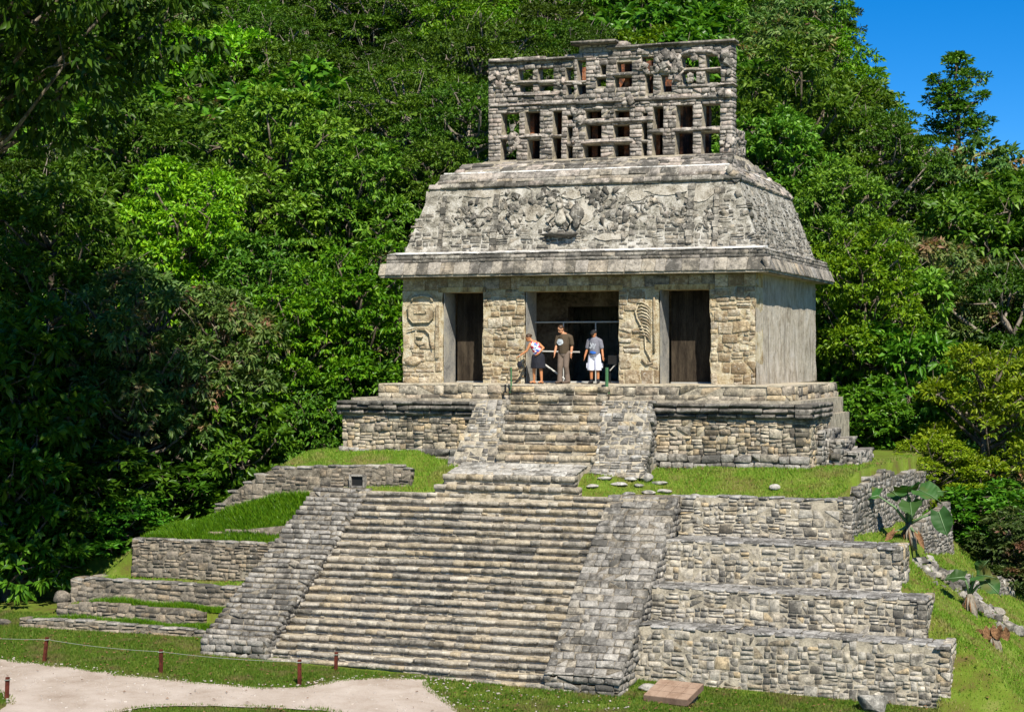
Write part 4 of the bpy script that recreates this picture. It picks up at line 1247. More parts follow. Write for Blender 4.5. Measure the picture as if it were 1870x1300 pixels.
mb = MB(); mb.tube([pier_pt(x, z, 0.07) for x, z in [(-5.25, 9.86), (-5.25, 9.74), (-4.85, 9.74), (-4.85, 9.86)]], 0.02, 5)
for x in (-5.15, -5.05, -4.95): mb.ball(pier_pt(x, 9.76, 0.06), 0.035, 8, 5)
mb.build('glyph_mouth', M['relief'], p1, True)
mb = MB(); mb.box(-4.53, -4.43, -0.06, 0.03, 8.35, 9.3); mb.box(-4.52, -4.44, -0.04, 0.03, 9.32, 10.0); mb.build('relief_bar', M['relief'], p1)
mb = MB(); mb.tube([pier_pt(x, z, 0.04) for x, z in [(-5.5, 9.2), (-5.2, 9.28), (-4.9, 9.26), (-4.72, 9.1), (-4.7, 8.8), (-4.64, 8.6)]], [0.015, 0.025, 0.03, 0.03, 0.025, 0.015], 6); mb.box(-5.2, -4.98, -0.05, 0.03, 8.98, 9.03); mb.tube([pier_pt(x, z, 0.03) for x, z in [(-5.2, 9.2), (-5.22, 8.9), (-5.05, 8.75), (-4.9, 8.8)]], 0.016, 6)
mb.build('relief_scroll', M['relief'], p1, True)
mb = MB(); mb.ball((-5.32, 0.0, 8.25), (0.3, 0.09, 0.15), 12, 8); mb.build('oval_stone', M['pier'], p1, True)
p3 = pobj[2]
mb = MB()
for i in range(11):
    f = i / 10
    z0 = 10.0 - f * 0.95
    pts = [pier_pt(2.05 + 0.08 * f, z0, 0.01), pier_pt(2.2, z0 + 0.03 - 0.04 * f, 0.03), pier_pt(2.36, z0 - 0.04, 0.03), pier_pt(2.5, z0 - 0.2, 0.015)]
    mb.tube(pts, [0.015, 0.026, 0.028, 0.012], 6)
mb.build('feather_relief', M['relief'], p3, True)
mb = MB(); mb.tube([pier_pt(x, z, 0.015) for x, z in [(2.1, 9.95), (2.0, 9.75), (2.05, 9.55), (2.2, 9.3), (2.3, 9.0), (2.32, 8.6), (2.45, 8.4), (2.5, 8.2)]], [0.02, 0.035, 0.03, 0.03, 0.03, 0.025, 0.035, 0.02], 7); mb.box(2.56, 2.61, -0.025, 0.03, 8.5, 10.2); mb.tube([pier_pt(x, z, 0.015) for x, z in [(2.2, 8.3), (2.35, 8.15), (2.55, 8.2)]], 0.03, 6); mb.build('relief_border', M['relief'], p3, True)

# ------------------------------------------------------------------ pierced roof comb
YF, YB_ = 3.45, 3.98
def comb_pt(zx, zy):
    px, py = 870 + zx / 3.596, 50 + zy / 3.596
    u = (px - CXP) / FPX
    d = (-SN + u * CS, CS + u * SN, -(py - HOR) / FPX)
    t = (YF - CAM[1]) / d[1]
    return CAM[0] + t * d[0], CAM[2] + t * d[2]
opens_px = [(165, 560, 280, 705), (160, 735, 262, 872), (318, 552, 415, 708), (335, 735, 415, 866), (502, 548, 560, 705), (497, 722, 556, 866),
    (595, 580, 632, 610), (597, 655, 630, 750), (592, 778, 630, 862), (715, 545, 820, 600), (717, 637, 820, 735), (702, 770, 815, 856),
    (905, 545, 1005, 598), (900, 640, 1005, 722), (900, 765, 1005, 852), (1090, 560, 1122, 586), (1088, 620, 1122, 738), (1085, 757, 1120, 846),
    (1160, 522, 1226, 675), (1152, 697, 1222, 842), (1312, 506, 1420, 660), (1306, 687, 1420, 836), (1482, 502, 1600, 655), (1476, 687, 1596, 832),
    (272, 265, 370, 348), (285, 377, 370, 437), (402, 260, 505, 348), (410, 377, 505, 428), (585, 265, 640, 350), (592, 378, 640, 452), (662, 215, 718, 350), (662, 372, 718, 448),
    (815, 247, 850, 312), (786, 332, 850, 390), (920, 227, 1020, 295), (906, 322, 1020, 396), (1085, 192, 1162, 285), (1110, 310, 1160, 436),
    (1197, 215, 1240, 270), (1212, 312, 1282, 426), (1345, 187, 1458, 265), (1347, 292, 1442, 370), (1505, 178, 1600, 265), (1505, 287, 1605, 370)]
opens = []
for (a, b_, c, d) in opens_px:
    x0, zt_ = comb_pt(a, b_); x1, zb_ = comb_pt(c, d)
    # level the sills: use the middle of the opening
    xm = (a + c) / 2
    opens.append((x0, x1, comb_pt(xm, d)[1], comb_pt(xm, b_)[1]))
def comb_top(x):
    return float(np.interp(x, [-4.1, -1.35, -1.3, -0.95, -0.9, 0.6, 0.75, 3.0, 4.3], [18.22, 18.12, 18.15, 18.2, 18.62, 18.58, 18.38, 18.42, 18.42]))
XC0, XC1, ZC0 = -4.08, 4.14, 14.7
xs = sorted({XC0, XC1, -1.3, -0.92, 0.68} | {round(v, 3) for o_ in opens for v in o_[:2]})
zs = sorted({ZC0, 18.7} | {round(v, 3) for o_ in opens for v in o_[2:]} | {18.1, 18.4, 18.55})
def is_open(x, z):
    if z > comb_top(x) - 0.02: return True
    return any(o_[0] < x < o_[1] and o_[2] < z < o_[3] for o_ in opens)
mb = MB()
g = {}
for i in range(len(xs) - 1):
    for j in range(len(zs) - 1):
        g[i, j] = not is_open((xs[i] + xs[i + 1]) / 2, (zs[j] + zs[j + 1]) / 2)
for (i, j), solid in g.items():
    if not solid: continue
    x0, x1, z0, z1 = xs[i], xs[i + 1], zs[j], zs[j + 1]
    y0, y1 = YF + 0.03, YB_
    mb.poly([(x0, y0, z0), (x1, y0, z0), (x1, y0, z1), (x0, y0, z1)])
    mb.poly([(x1, y1, z0), (x0, y1, z0), (x0, y1, z1), (x1, y1, z1)])
    if not g.get((i - 1, j), False): mb.poly([(x0, y1, z0), (x0, y0, z0), (x0, y0, z1), (x0, y1, z1)])
    if not g.get((i + 1, j), False): mb.poly([(x1, y0, z0), (x1, y1, z0), (x1, y1, z1), (x1, y0, z1)])
    if not g.get((i, j - 1), False): mb.poly([(x0, y1, z0), (x1, y1, z0), (x1, y0, z0), (x0, y0, z0)])
    if not g.get((i, j + 1), False): mb.poly([(x0, y0, z1), (x1, y0, z1), (x1, y1, z1), (x0, y1, z1)])
comb = mb.build('roof_comb', M['mortar_wall'], temple)
# facing stones course by course around the openings
z = ZC0
while z < 18.6:
    h = rng.uniform(0.09, 0.17)
    zm = z + h / 2
    cuts = sorted([(o_[0] - 0.0, o_[1] + 0.0) for o_ in opens if o_[2] - 0.02 < zm < o_[3] + 0.02])
    spans, x = [], XC0
    for (a, b_) in cuts:
        if a > x + 0.05: spans.append((x, a))
        x = max(x, b_)
    if XC1 > x + 0.05: spans.append((x, XC1))
    for (a, b_) in spans:
        x = a
        while x < b_ - 0.02:
            w_ = rng.uniform(0.14, 0.42)
            if b_ - x - w_ < 0.12: w_ = b_ - x
            w_ = min(w_, 0.5, b_ - x)
            if zm < comb_top(x + w_ / 2):
                tm.stone(comb, 'comb', (x + w_ / 2, YF + 0.1 + rng.uniform(-0.035, 0.02), zm), (1, 0, 0), (0, 0, 1), (0, -1, 0), w_ - 0.012, h - 0.008, 0.24, 'stone', rng.uniform(-0.04, 0.04))
            x += w_
    # right-hand end of the comb
    if zm < 18.4:
        for yy in (0.14, 0.4):
            tm.stone(comb, 'comb', (XC1 - 0.07 + 0.03 * (zm - 14.7) / 3.7, YF + yy, zm), (0, 1, 0), (0, 0, 1), (1, 0, 0), 0.27, h - 0.01, 0.2, 'stone', rng.uniform(-0.05, 0.05))
    z += h
# projecting slabs: string courses and transoms
for (a, b_, c, d, out) in ((90, 205, 650, 232, .16), (640, 92, 930, 122, .35), (860, 100, 1700, 128, .14), (430, 470, 1690, 492, .12), (90, 500, 430, 520, .08), (150, 712, 430, 733, .06), (495, 706, 560, 721, .08), (570, 757, 635, 776, .06), (690, 742, 1030, 766, .1), (690, 606, 1160, 634, .1), (1078, 740, 1125, 756, .06), (1125, 677, 1230, 696, .08), (1305, 662, 1600, 686, .09), (200, 350, 510, 376, .07), (900, 298, 1020, 320, .08), (780, 314, 850, 331, .06), (1340, 267, 1605, 290, .06), (1180, 272, 1260, 296, .1), (1290, 372, 1690, 392, .08), (560, 350, 720, 372, .05), (200, 438, 520, 456, .06)):
    x0, z1 = comb_pt(a, b_); x1, z0 = comb_pt(c, d)
    zmid = comb_pt((a + c) / 2, (b_ + d) / 2)[1]
    hh = (d - b_) / 3.596 / FPX * 58 * 0.8
    x = x0
    while x < x1 - 0.03:
        w_ = min(rng.uniform(0.5, 1.3), x1 - x)
        if x1 - x - w_ < 0.2: w_ = x1 - x
        zz = comb_pt(a + (c - a) * ((x + w_ / 2 - x0) / (x1 - x0)), (b_ + d) / 2)[1] if (c - a) < 60 else zmid
        tm.stone(comb, 'cornice' if out > 0.1 else 'comb', (x + w_ / 2, YF - out + 0.3, zz), (1, 0, 0), (0, 0, 1), (0, -1, 0), w_ + 0.02, hh, 0.6, 'transom_slab', rng.uniform(-0.01, 0.01))
        x += w_
# inner back wall of the comb, reddish plaster, open in places so that the forest shows
mb = MB()
for (a, b_, z0, z1) in ((-3.5, -2.95, 14.6, 16.6), (-2.2, -1.6, 14.6, 16.8), (-1.5, -0.75, 14.6, 16.8), (-0.75, 0.2, 14.6, 16.8), (0.2, 1.4, 14.6, 16.8), (1.4, 3.05, 14.6, 16.8), (-4.0, 3.6, 16.7, 16.95), (0.0, 1.9, 16.95, 18.1), (-1.35, -1.05, 16.95, 18.0)):
    mb.box(a, b_, 4.9, 5.2, z0, z1)
mb.build('inner_comb_wall', M['red'], temple)
mb = MB()
mb.box(XC0 + 0.3, 3.4, 3.9, 5.4, 16.72, 16.9)
mb.box(-3.9, 3.5, 3.9, 5.4, 14.55, 14.72)
for x in (-2.75, -1.55, -0.55, 0.55, 1.55, 2.3): mb.box(x - 0.1, x + 0.1, 3.98, 5.0, 14.7, 16.75)
for x in (0.55, 1.45): mb.box(x - 0.08, x + 0.08, 3.98, 5.0, 16.9, 18.0)
mb.build('comb_cross_wall', M['red'], temple)
rr = np.random.default_rng(5)
for (zx, zy, s_) in ((255, 700, .16), (265, 760, .15), (230, 800, .1), (225, 320, .16), (250, 410, .1), (1270, 180, .2), (1230, 230, .17), (1190, 270, .14), (1330, 250, .14), (1335, 330, .12), (1400, 340, .13), (1110, 280, .12), (1300, 290, .16), (1650, 200, .2), (1640, 300, .14), (1630, 760, .16), (660, 580, .16), (690, 600, .12), (640, 740, .1), (990, 470, .14), (560, 395, .12), (120, 300, .14), (150, 400, .13), (1180, 240, .1), (1420, 210, .12), (1080, 160, .12), (1620, 420, .14), (1480, 330, .1)):
    x, z = comb_pt(zx, zy)
    for q in range(4):
        n1 = rr.normal(size=3) * 0.45 + np.array([0, -1, 0]); n1 /= np.linalg.norm(n1)
        u1 = np.cross(n1, rr.normal(size=3)); u1 /= np.linalg.norm(u1)
        k = s_ * rr.uniform(0.7, 1.5)
        tm.stone(comb, 'stucco' if q == 0 else 'comb', (x + rr.normal() * s_ * 0.5, YF - 0.03 + rr.uniform(-0.05, 0.06), z + rr.normal() * s_ * 0.7), u1, np.cross(n1, u1), n1, k * 1.4, k, k * 0.8, 'stucco_fragment')
# curling stucco limbs at the upper right of the comb
for pts in ([(1345, 180), (1325, 215), (1330, 260), (1360, 275)], [(1345, 180), (1400, 160), (1540, 160), (1590, 185), (1605, 230)], [(1360, 285), (1330, 320), (1345, 365)], [(1290, 150), (1310, 200), (1290, 260), (1310, 330), (1290, 380)]):
    mb = MB(); mb.tube([(comb_pt(*p)[0], YF - 0.03, comb_pt(*p)[1]) for p in pts], [0.05, 0.065, 0.06, 0.05, 0.04][:len(pts)], 7); mb.build('stucco_scroll', M['comb'], comb, True)
# stump of masonry at the right foot of the comb
mb = MB(); mb.box(3.55, 4.0, 4.6, 5.9, 14.5, 15.7); mb.build('comb_stump', M['mortar_dark'], temple)
right_strip(tm, temple, 'comb', 4.02, 4.5, 5.95, 14.5, 15.75, rubble(1.45, 1.2, (0.2, 0.3), (0.15, 0.4)), 0.22, (-0.05, 0.06))
tm.finish(300)

# ------------------------------------------------------------------ barrier inside the middle doorway, posts and small fittings
gate = empty('barrier', (0, 0.8, ZF), 'steel rail barrier with a dark lower panel across the middle doorway', 'barrier')
mb = MB()
mb.tube([(-1.5, 0.75, 9.45), (1.45, 0.75, 9.45)], 0.022, 6); mb.build('top_rail', M['steel'], gate)
for x in (-0.55, 0.5):
    mb = MB(); mb.tube([(x, 0.75, ZF), (x, 0.75, 9.45)], 0.02, 6); mb.build('upright', M['steel'], gate)
mb = MB(); mb.tube([(-1.45, 0.7, 8.55), (0.0, 0.7, 8.52)], 0.025, 6); mb.build('middle_rail', M['steel'], gate)
mb = MB(); mb.box(-1.5, 1.4, 0.68, 0.72, ZF + 0.02, ZF + 0.07); mb.build('bottom_rail', M['steel'], gate)
mb = MB(); mb.tube([(-1.1, 0.5, 8.15), (-0.25, 0.45, ZF + 0.03)], 0.03, 6); mb.build('brace', M['steel'], gate)
mb = MB(); mb.tube([(1.1, 0.3, 7.95), (1.42, 0.3, 8.3)], 0.02, 6); mb.build('brace', M['steel'], gate)
for (a, b_, lab) in ((-4.2, -3.0, 'dark timber panel with steel sill closing the left doorway'), (2.85, 4.25, 'dark timber panel with steel sill closing the right doorway')):
    s_ = empty('door_panel', ((a + b_) / 2, 0.95, ZF), lab, 'door panel', 'panels closing the side doorways')
    mb = MB(); mb.box(a, b_, 0.93, 0.96, ZF + 0.02, ZF + 0.05); mb.build('bottom_rail', M['steel'], s_)
    n_ = 6
    for i in range(n_):
        x0, x1 = a + (b_ - a) * i / n_, a + (b_ - a) * (i + 1) / n_
        mb = MB(); mb.box(x0 + 0.003, x1 - 0.003, 1.0, 1.03 + rng.uniform(-0.008, 0.008), ZF + 0.013, ZF + 2.86); mb.build('plank', M['dark_plank'], s_)  # added dark boards stand in for the shaded room wall behind
def thin_post(name, label, x, y, z0, h, r, mat, cat, group=None):
    t = empty(name, (x, y, z0), label, cat, group)
    mb = MB(); mb.tube([(x, y, z0), (x, y, z0 + h)], r, 8); mb.build('shaft', M[mat], t)
    mb = MB(); mb.box(x - r * 1.6, x + r * 1.6, y - r * 1.6, y + r * 1.6, z0, z0 + 0.04); mb.build('foot', M[mat], t)
    return t
thin_post('rail_post', 'thin green metal post at the top of the upper stair, left of the visitors', -1.55, -1.25, 7.28, 0.78, 0.025, 'green_metal', 'post', 'green posts on the upper stair')
thin_post('rail_post', 'thicker green metal post at the top of the upper stair, right of the visitors', 1.48, -1.25, 7.28, 0.78, 0.05, 'green_metal', 'post', 'green posts on the upper stair')
thin_post('stub_post', 'short black stub beside the left green post', -1.72, -1.3, 7.28, 0.26, 0.03, 'black_metal', 'stub')
thin_post('stub_post', 'short black stub beside the right green post', 1.36, -1.3, 7.28, 0.26, 0.035, 'black_metal', 'stub')
bx = empty('equipment_box', (1.2, 0.35, ZF), 'small dark box on legs inside the middle doorway', 'box')
mb = MB(); mb.box(1.05, 1.4, 0.25, 0.5, 8.15, 8.42); mb.build('case', M['black_metal'], bx)
for x in (1.08, 1.37):
    mb = MB(); mb.box(x - 0.015, x + 0.015, 0.36, 0.39, ZF, 8.15); mb.build('leg', M['black_metal'], bx)

# ------------------------------------------------------------------ things on the lawn
def gz(x, y): return float(ground_z(np.float64(x), np.float64(y)))
def tz(x, y): return float(mound_z(np.float64(x), np.float64(y)))
post_px = [(80, 1208, 0.66, 0.10, 'leaning red-brown wooden post, leftmost of those on the lawn edge'),
           (294, 1226, 0.58, 0.0, 'upright dark red-brown post in the middle of the rope line'),
           (547, 1250, 0.64, 0.0, 'tall red-brown post where the rope line turns towards the stair'),
           (613, 1222, 0.46, 0.02, 'short red-brown post at the foot of the big stair'),
           (12, 1275, 0.52, 0.03, 'red-brown post across the gravel path in the corner')]
ptop = []
for (px, py, h, lean, lab) in post_px:
    x, y = px_ground(px, py)
    z = gz(x, y)
    t = empty('rope_post', (x, y, z), lab, 'post', 'rope posts')
    mb = MB()
    r0 = 0.038
    a = [(x - r0, y - r0, z - 0.1), (x + r0, y - r0, z - 0.1), (x + r0, y + r0, z - 0.1), (x - r0, y + r0, z - 0.1)]
    mb.hexa(a, [(p[0] + lean, p[1], z + h) for p in a])
    mb.build('shaft', M['post'], t)
    mb = MB(); mb.tube([(x + lean - 0.055, y - 0.055, z + h - 0.07), (x + lean + 0.055, y - 0.055, z + h - 0.06), (x + lean + 0.055, y + 0.055, z + h - 0.06), (x + lean - 0.055, y + 0.055, z + h - 0.07), (x + lean - 0.055, y - 0.055, z + h - 0.07)], 0.012, 5); mb.build('rope_loop', M['rope'], t)
    ptop.append((x + lean, y, z + h - 0.06))
def rope(a, b_, sag, lab):
    mb = MB()
    n_ = 14
    mb.tube([tuple(np.array(a) * (1 - i / n_) + np.array(b_) * (i / n_) - np.array([0, 0, sag * 4 * (i / n_) * (1 - i / n_)])) for i in range(n_ + 1)], 0.006, 5)
    o = mb.build('rope', M['rope'], None, True)
    tag(o, lab, 'rope', 'rope line')
lx, ly = px_ground(-140, 1195)
rope((lx, ly, gz(lx, ly) + 0.6), ptop[0], 0.05, 'thin grey rope running from the leaning post out of view')
rope(ptop[0], ptop[1], 0.05, 'thin grey rope between the leaning post and the middle post')
rope(ptop[1], ptop[2], 0.05, 'thin grey rope between the middle post and the corner post')
rope(ptop[2], ptop[3], 0.04, 'short thin rope from the corner post to the stair foot')

# tilted stone plaque
sx, sy = px_ground(1230, 1278)
sgz = gz(sx, sy)
pl = empty('plaque', (sx, sy, sgz), 'tilted square brown stone plaque lying in the grass before the lowest wall', 'plaque')
ra = rad(-14)
def prot(u, v, z): return (sx + u * math.cos(ra) - v * math.sin(ra), sy + u * math.sin(ra) + v * math.cos(ra), sgz + z)
W_, D_ = 0.62, 0.42
mb = MB(); mb.hexa([prot(-W_, -D_, -0.02), prot(W_, -D_, -0.02), prot(W_, D_, 0.26), prot(-W_, D_, 0.26)], [prot(-W_, -D_, 0.12), prot(W_, -D_, 0.12), prot(W_, D_, 0.40), prot(-W_, D_, 0.40)]); mb.build('slab', M['plaque_edge'], pl)
mb = MB(); mb.hexa([prot(-W_ * 0.8, -D_ * 0.3, -0.1), prot(W_ * 0.8, -D_ * 0.3, -0.1), prot(W_ * 0.8, D_ * 0.8, -0.1), prot(-W_ * 0.8, D_ * 0.8, -0.1)], [prot(-W_ * 0.8, -D_ * 0.3, 0.07), prot(W_ * 0.8, -D_ * 0.3, 0.07), prot(W_ * 0.8, D_ * 0.8, 0.22), prot(-W_ * 0.8, D_ * 0.8, 0.22)]); mb.build('support', M['mortar_dark'], pl)
for i in range(4):
    for j in range(3):
        u0, u1 = -W_ + 2 * W_ * i / 4 + 0.006, -W_ + 2 * W_ * (i + 1) / 4 - 0.006
        f0, f1 = j / 3 + 0.01, (j + 1) / 3 - 0.01
        v0, v1 = -D_ + 2 * D_ * f0, -D_ + 2 * D_ * f1
        z0, z1 = 0.12 + 0.28 * f0, 0.12 + 0.28 * f1
        mb = MB(); mb.hexa([prot(u0, v0, z0 + 0.001), prot(u1, v0, z0 + 0.001), prot(u1, v1, z1 + 0.001), prot(u0, v1, z1 + 0.001)], [prot(u0, v0, z0 + 0.014), prot(u1, v0, z0 + 0.014), prot(u1, v1, z1 + 0.014), prot(u0, v1, z1 + 0.014)]); mb.build('tile', M['plaque'], pl)

def rock(name, label, c, r, seed, mkey='boulder', cat='rock', group=None, blocky=0.0):
    rr = np.random.default_rng(seed)
    b = bmesh.new(); bmesh.ops.create_icosphere(b, subdivisions=3, radius=1.0)
    pl_ = [Vector(rr.normal(size=3)).normalized() for _ in range(9)]
    for v in b.verts:
        d = v.co.copy()
        if blocky: d = Vector([math.copysign(abs(q) ** (1 - blocky), q) for q in d])
        for n_ in pl_:
            k = d.dot(n_)
            if k > 0.72: d -= n_ * (k - 0.72) * 0.85
        v.co = Vector((d.x * r[0], d.y * r[1], d.z * r[2]))
    me = bpy.data.meshes.new(name); b.to_mesh(me); b.free()
    o = link(name, me, None, M[mkey]); o.location = c
    return tag(o, label, cat, group)
bx_, by_ = px_ground(1595, 1297)
rock('stone_block', 'grey squared stone block on the grass against the lowest wall', (bx_, by_, gz(bx_, by_) + 0.16), (0.42, 0.25, 0.27), 3, 'boulder', 'block', None, 0.45)
rock('boulder', 'small white boulder on the grass where the upper stair ramp ends', (3.15, -2.75, tz(3.15, -2.75) + 0.1), (0.2, 0.16, 0.15), 5)
rock('boulder', 'pale rounded boulder at the far end of the second left wall', (-13.85, -6.6, 1.2), (0.34, 0.3, 0.22), 6, 'leftwall')
rock('boulder', 'small pale stone lying at the left edge of the lawn', (-15.1, -7.9, 0.55), (0.3, 0.25, 0.12), 7, 'leftwall')
rock('boulder', 'flat pale stone at the foot of the right stair ramp', (4.95, -8.9, gz(4.95, -8.9) + 0.03), (0.3, 0.25, 0.12), 8)
rock('boulder', 'lone grey stone in the grass terrace near its right corner', (6.9, -2.9, tz(6.9, -2.9) + 0.04), (0.16, 0.14, 0.1), 9)
rock('boulder', 'pale rock lodged in the right slope below the low tumbled wall', (12.6, 0.2, tz(12.6, 0.2) + 0.02), (0.28, 0.24, 0.14), 10, 'ramp')
rock('boulder', 'grey rock lodged high in the right slope behind the small plant', (11.5, 0.0, tz(11.5, 0.0) + 0.1), (0.5, 0.4, 0.3), 12)
# flat stepping stones let into the grass right of the landing
rr = np.random.default_rng(11)
spots = []
for k in range(200):
    x, y = rr.uniform(1.5, 5.6), rr.uniform(-3.75, -2.6)
    if x > 4.2 and y > -3.2: continue
    if all(math.hypot(x - a, (y - c) * 1.6) > 0.5 for a, c in spots): spots.append((x, y))
for k, (x, y) in enumerate(sorted(spots[:22])):
    rock('stepping_stone', 'flat pale stone in the terrace grass, %s counted from the landing' % ('nearest', 'second', 'third', 'fourth', 'fifth', 'sixth', 'seventh', 'eighth', 'ninth', 'tenth', 'eleventh', 'twelfth', 'thirteenth', 'fourteenth', 'fifteenth', 'sixteenth', 'seventeenth', 'eighteenth', 'nineteenth', 'twentieth', 'twenty-first', 'farthest')[k], (x, y, tz(x, y) + 0.02), (rr.uniform(0.14, 0.32), rr.uniform(0.1, 0.2), 0.06), 40 + k, 'boulder', 'stone', 'stepping stones in the terrace grass')

# ------------------------------------------------------------------ grass blades
def blades(name, label, n, fx, fy, zf, mask, hr=(0.04, 0.1), wd=0.014, mat='grass', seed=1):
    r = np.random.default_rng(seed)
    x, y = r.uniform(*fx, n), r.uniform(*fy, n)
    k = mask(x, y)
    x, y = x[k], y[k]
    z = zf(x, y) - 0.03
    n = len(x)
    an = r.uniform(0, 2 * np.pi, n)
    h = r.uniform(*hr, n) * (0.6 + 0.8 * (np.sin(x * 2.1 + 1.3 * np.sin(y * 1.7)) * np.sin(y * 2.6 + x) * 0.5 + 0.5))
    ww = wd * r.uniform(0.7, 1.6, n)
    le = h * r.uniform(0.2, 0.9, n)
    la = r.uniform(0, 2 * np.pi, n)
    v = np.empty((n, 3, 3))
    v[:, 0] = np.stack([x - np.cos(an) * ww, y - np.sin(an) * ww, z], 1)
    v[:, 1] = np.stack([x + np.cos(an) * ww, y + np.sin(an) * ww, z], 1)
    v[:, 2] = np.stack([x + np.cos(la) * le, y + np.sin(la) * le, z + 0.03 + h], 1)
    o = link(name, np_mesh(name, v.reshape(-1, 3), [np.arange(3 * n).reshape(-1, 3)]), None, M[mat])
    return tag(o, label, 'grass', None, 'stuff')
PATH = pp
def lawn_mask(x, y):
    ok = ~in_poly(x, y, PATH)
    st = (x > -7.5) & (x < 4.4) & (y > -9.7)
    wr = (y > -8.15) & (x > -14.3) & (x < 12.3)
    dry = (x > -0.8) & (x < 5.5) & (y < -9.9) & (np.sin(x * 3.1 + y) * np.sin(y * 4 - x) > -0.1)
    r = np.random.default_rng(3).uniform(size=x.shape)
    return ok & ~st & ~wr & (~dry | (r < 0.35))
blades('grass', 'short green lawn grass between the path and the pyramid', 300000, (-17, 17), (-17, -6.5), ground_z, lawn_mask, (0.02, 0.055), 0.013)
def mound_mask(x, y):
    z = mound_z(x, y)
    e = 0.12
    sl = np.maximum(np.abs(mound_z(x + e, y) - z), np.abs(mound_z(x, y + e) - z)) / e
    ok = (sl < np.where(x > 8.8, 5.0, 3.0)) & (z > ground_z(x, y) + 0.02)
    ledge = (x > 4.4) & (y < -3.45) & (y > -8.1)
    for yf, zt_, xe, yn in zip(YR, ZR, XR, YR[1:] + [-3.4]):
        ok &= ~((x > 4.4) & (x < xe - 0.28) & (y > yf) & (y < yn))
    ok &= ~((x > -7.0) & (x < 4.4) & (y < -4.1))
    ok &= ~((x > -2.7) & (x < 1.4) & (y < -2.3))
    ok &= ~((np.abs(x) < 7.2) & (y > -1.4))
    worn = (x > 1.2) & (x < 4.4) & (y < -2.7)
    soil = (x > 9.3) & (np.sin(x * 1.7 + y * 0.6) * np.sin(y * 1.1 - x * 0.9) > -0.05)
    r = np.random.default_rng(4).uniform(size=x.shape)
    return ok & (~worn | (r < 0.45)) & (~soil | (r < 0.3)) & (y < 8) & ~((np.abs(x) < 9) & (y > 4))
blades('grass', 'grass on the pyramid terrace, ledges and right slope', 470000, (-15.5, 17), (-11.3, 8), mound_z, mound_mask, (0.025, 0.075), 0.014, seed=2)
def lush(x, y):
    return ((x > -12.0) & (x < -6.9) & (y > -5.2) & (y < -3.95)) | ((x > -12.5) & (x < -8.2) & (y > -7.25) & (y < -6.9)) | ((x > -14) & (x < -8.0) & (y > -7.9) & (y < -7.55))
blades('undergrowth', 'taller weeds on the left grass slope and ledges', 130000, (-14, -6.5), (-8, -3.9), mound_z, lush, (0.08, 0.22), 0.02, 'lime', 3)

r_ = np.random.default_rng(31)
vs, fs, b0, n_ok = [], [], 0, 0
px_, py_ = r_.uniform(-14, 7, 9000), r_.uniform(-17, -9.3, 9000)
edge = in_poly(px_, py_, PATH)
near_edge = in_poly(px_ + 0.35, py_ - 0.25, PATH) | in_poly(px_ - 0.35, py_ - 0.25, PATH)
for x, y, i_, ne in zip(px_, py_, edge, near_edge):
    if not (i_ and r_.uniform() < 0.16 or (ne and not i_ and r_.uniform() < 0.5) or (-0.5 < x < 5 and y < -10 and r_.uniform() < 0.12)): continue
    v, f = VARIANTS[int(r_.integers(20))]
    k = r_.uniform(0.012, 0.04) * (1.6 if r_.uniform() < 0.1 else 1)
    a = r_.uniform(0, 6.28)
    q = v * np.array([k * 1.4, k, k * 0.7])
    q = np.stack([q[:, 0] * math.cos(a) - q[:, 1] * math.sin(a), q[:, 0] * math.sin(a) + q[:, 1] * math.cos(a), q[:, 2]], 1) + np.array([x, y, gz(x, y) + 0.018])
    vs.append(q); fs.append(f + b0); b0 += len(v)
peb = link('pebbles', np_mesh('pebbles', np.concatenate(vs), [np.concatenate(fs)]), None, M['pebble'])
tag(peb, 'scattered pebbles on the gravel path and its edges', 'pebbles', None, 'stuff')
r_ = np.random.default_rng(41)
vs, n_l = [], 0
lx_, ly_ = r_.uniform(-14, 14, 5200), r_.uniform(-16, 2, 5200)
for x, y in zip(lx_, ly_):
    if -7.6 < x < 4.6 and -9.9 < y < -2: continue
    if abs(x) < 7.6 and y > -1.6: continue
    if bool(in_poly(np.array([x]), np.array([y]), PATH)[0]) and r_.uniform() < 0.9: continue
    z = float(mound_z(x, y)) if y > -11 else gz(x, y)
    a, k = r_.uniform(0, 6.28), r_.uniform(0.025, 0.06)
    c_, s2 = math.cos(a) * k, math.sin(a) * k
    vs += [(x + c_, y + s2, z + 0.05), (x - s2 * 0.5, y + c_ * 0.5, z + 0.07), (x - c_, y - s2, z + 0.045), (x + s2 * 0.5, y - c_ * 0.5, z + 0.055)]
vs = np.array(vs)
lit = link('leaf_litter', np_mesh('leaf_litter', vs, [np.arange(len(vs)).reshape(-1, 4)]), None, M['dryleaf'])
tag(lit, 'fallen brown leaves scattered over lawn, path and slopes', 'leaf litter', None, 'stuff')
# ragged tufts where the lawn meets the gravel
def fringe(x, y):
    i_ = in_poly(x, y, PATH)
    out_ = ~(in_poly(x + 0.2, y, PATH) & in_poly(x - 0.2, y, PATH) & in_poly(x, y + 0.2, PATH) & in_poly(x, y - 0.2, PATH))
    r = np.random.default_rng(8).uniform(size=x.shape)
    return i_ & out_ & (r < 0.55 + 0.4 * np.sin(x * 5.1) * np.sin(y * 4.3 + x))
blades('grass', 'ragged grass fringe along the gravel path', 160000, (-14, 3), (-17, -9), ground_z, fringe, (0.03, 0.09), 0.014, seed=9)

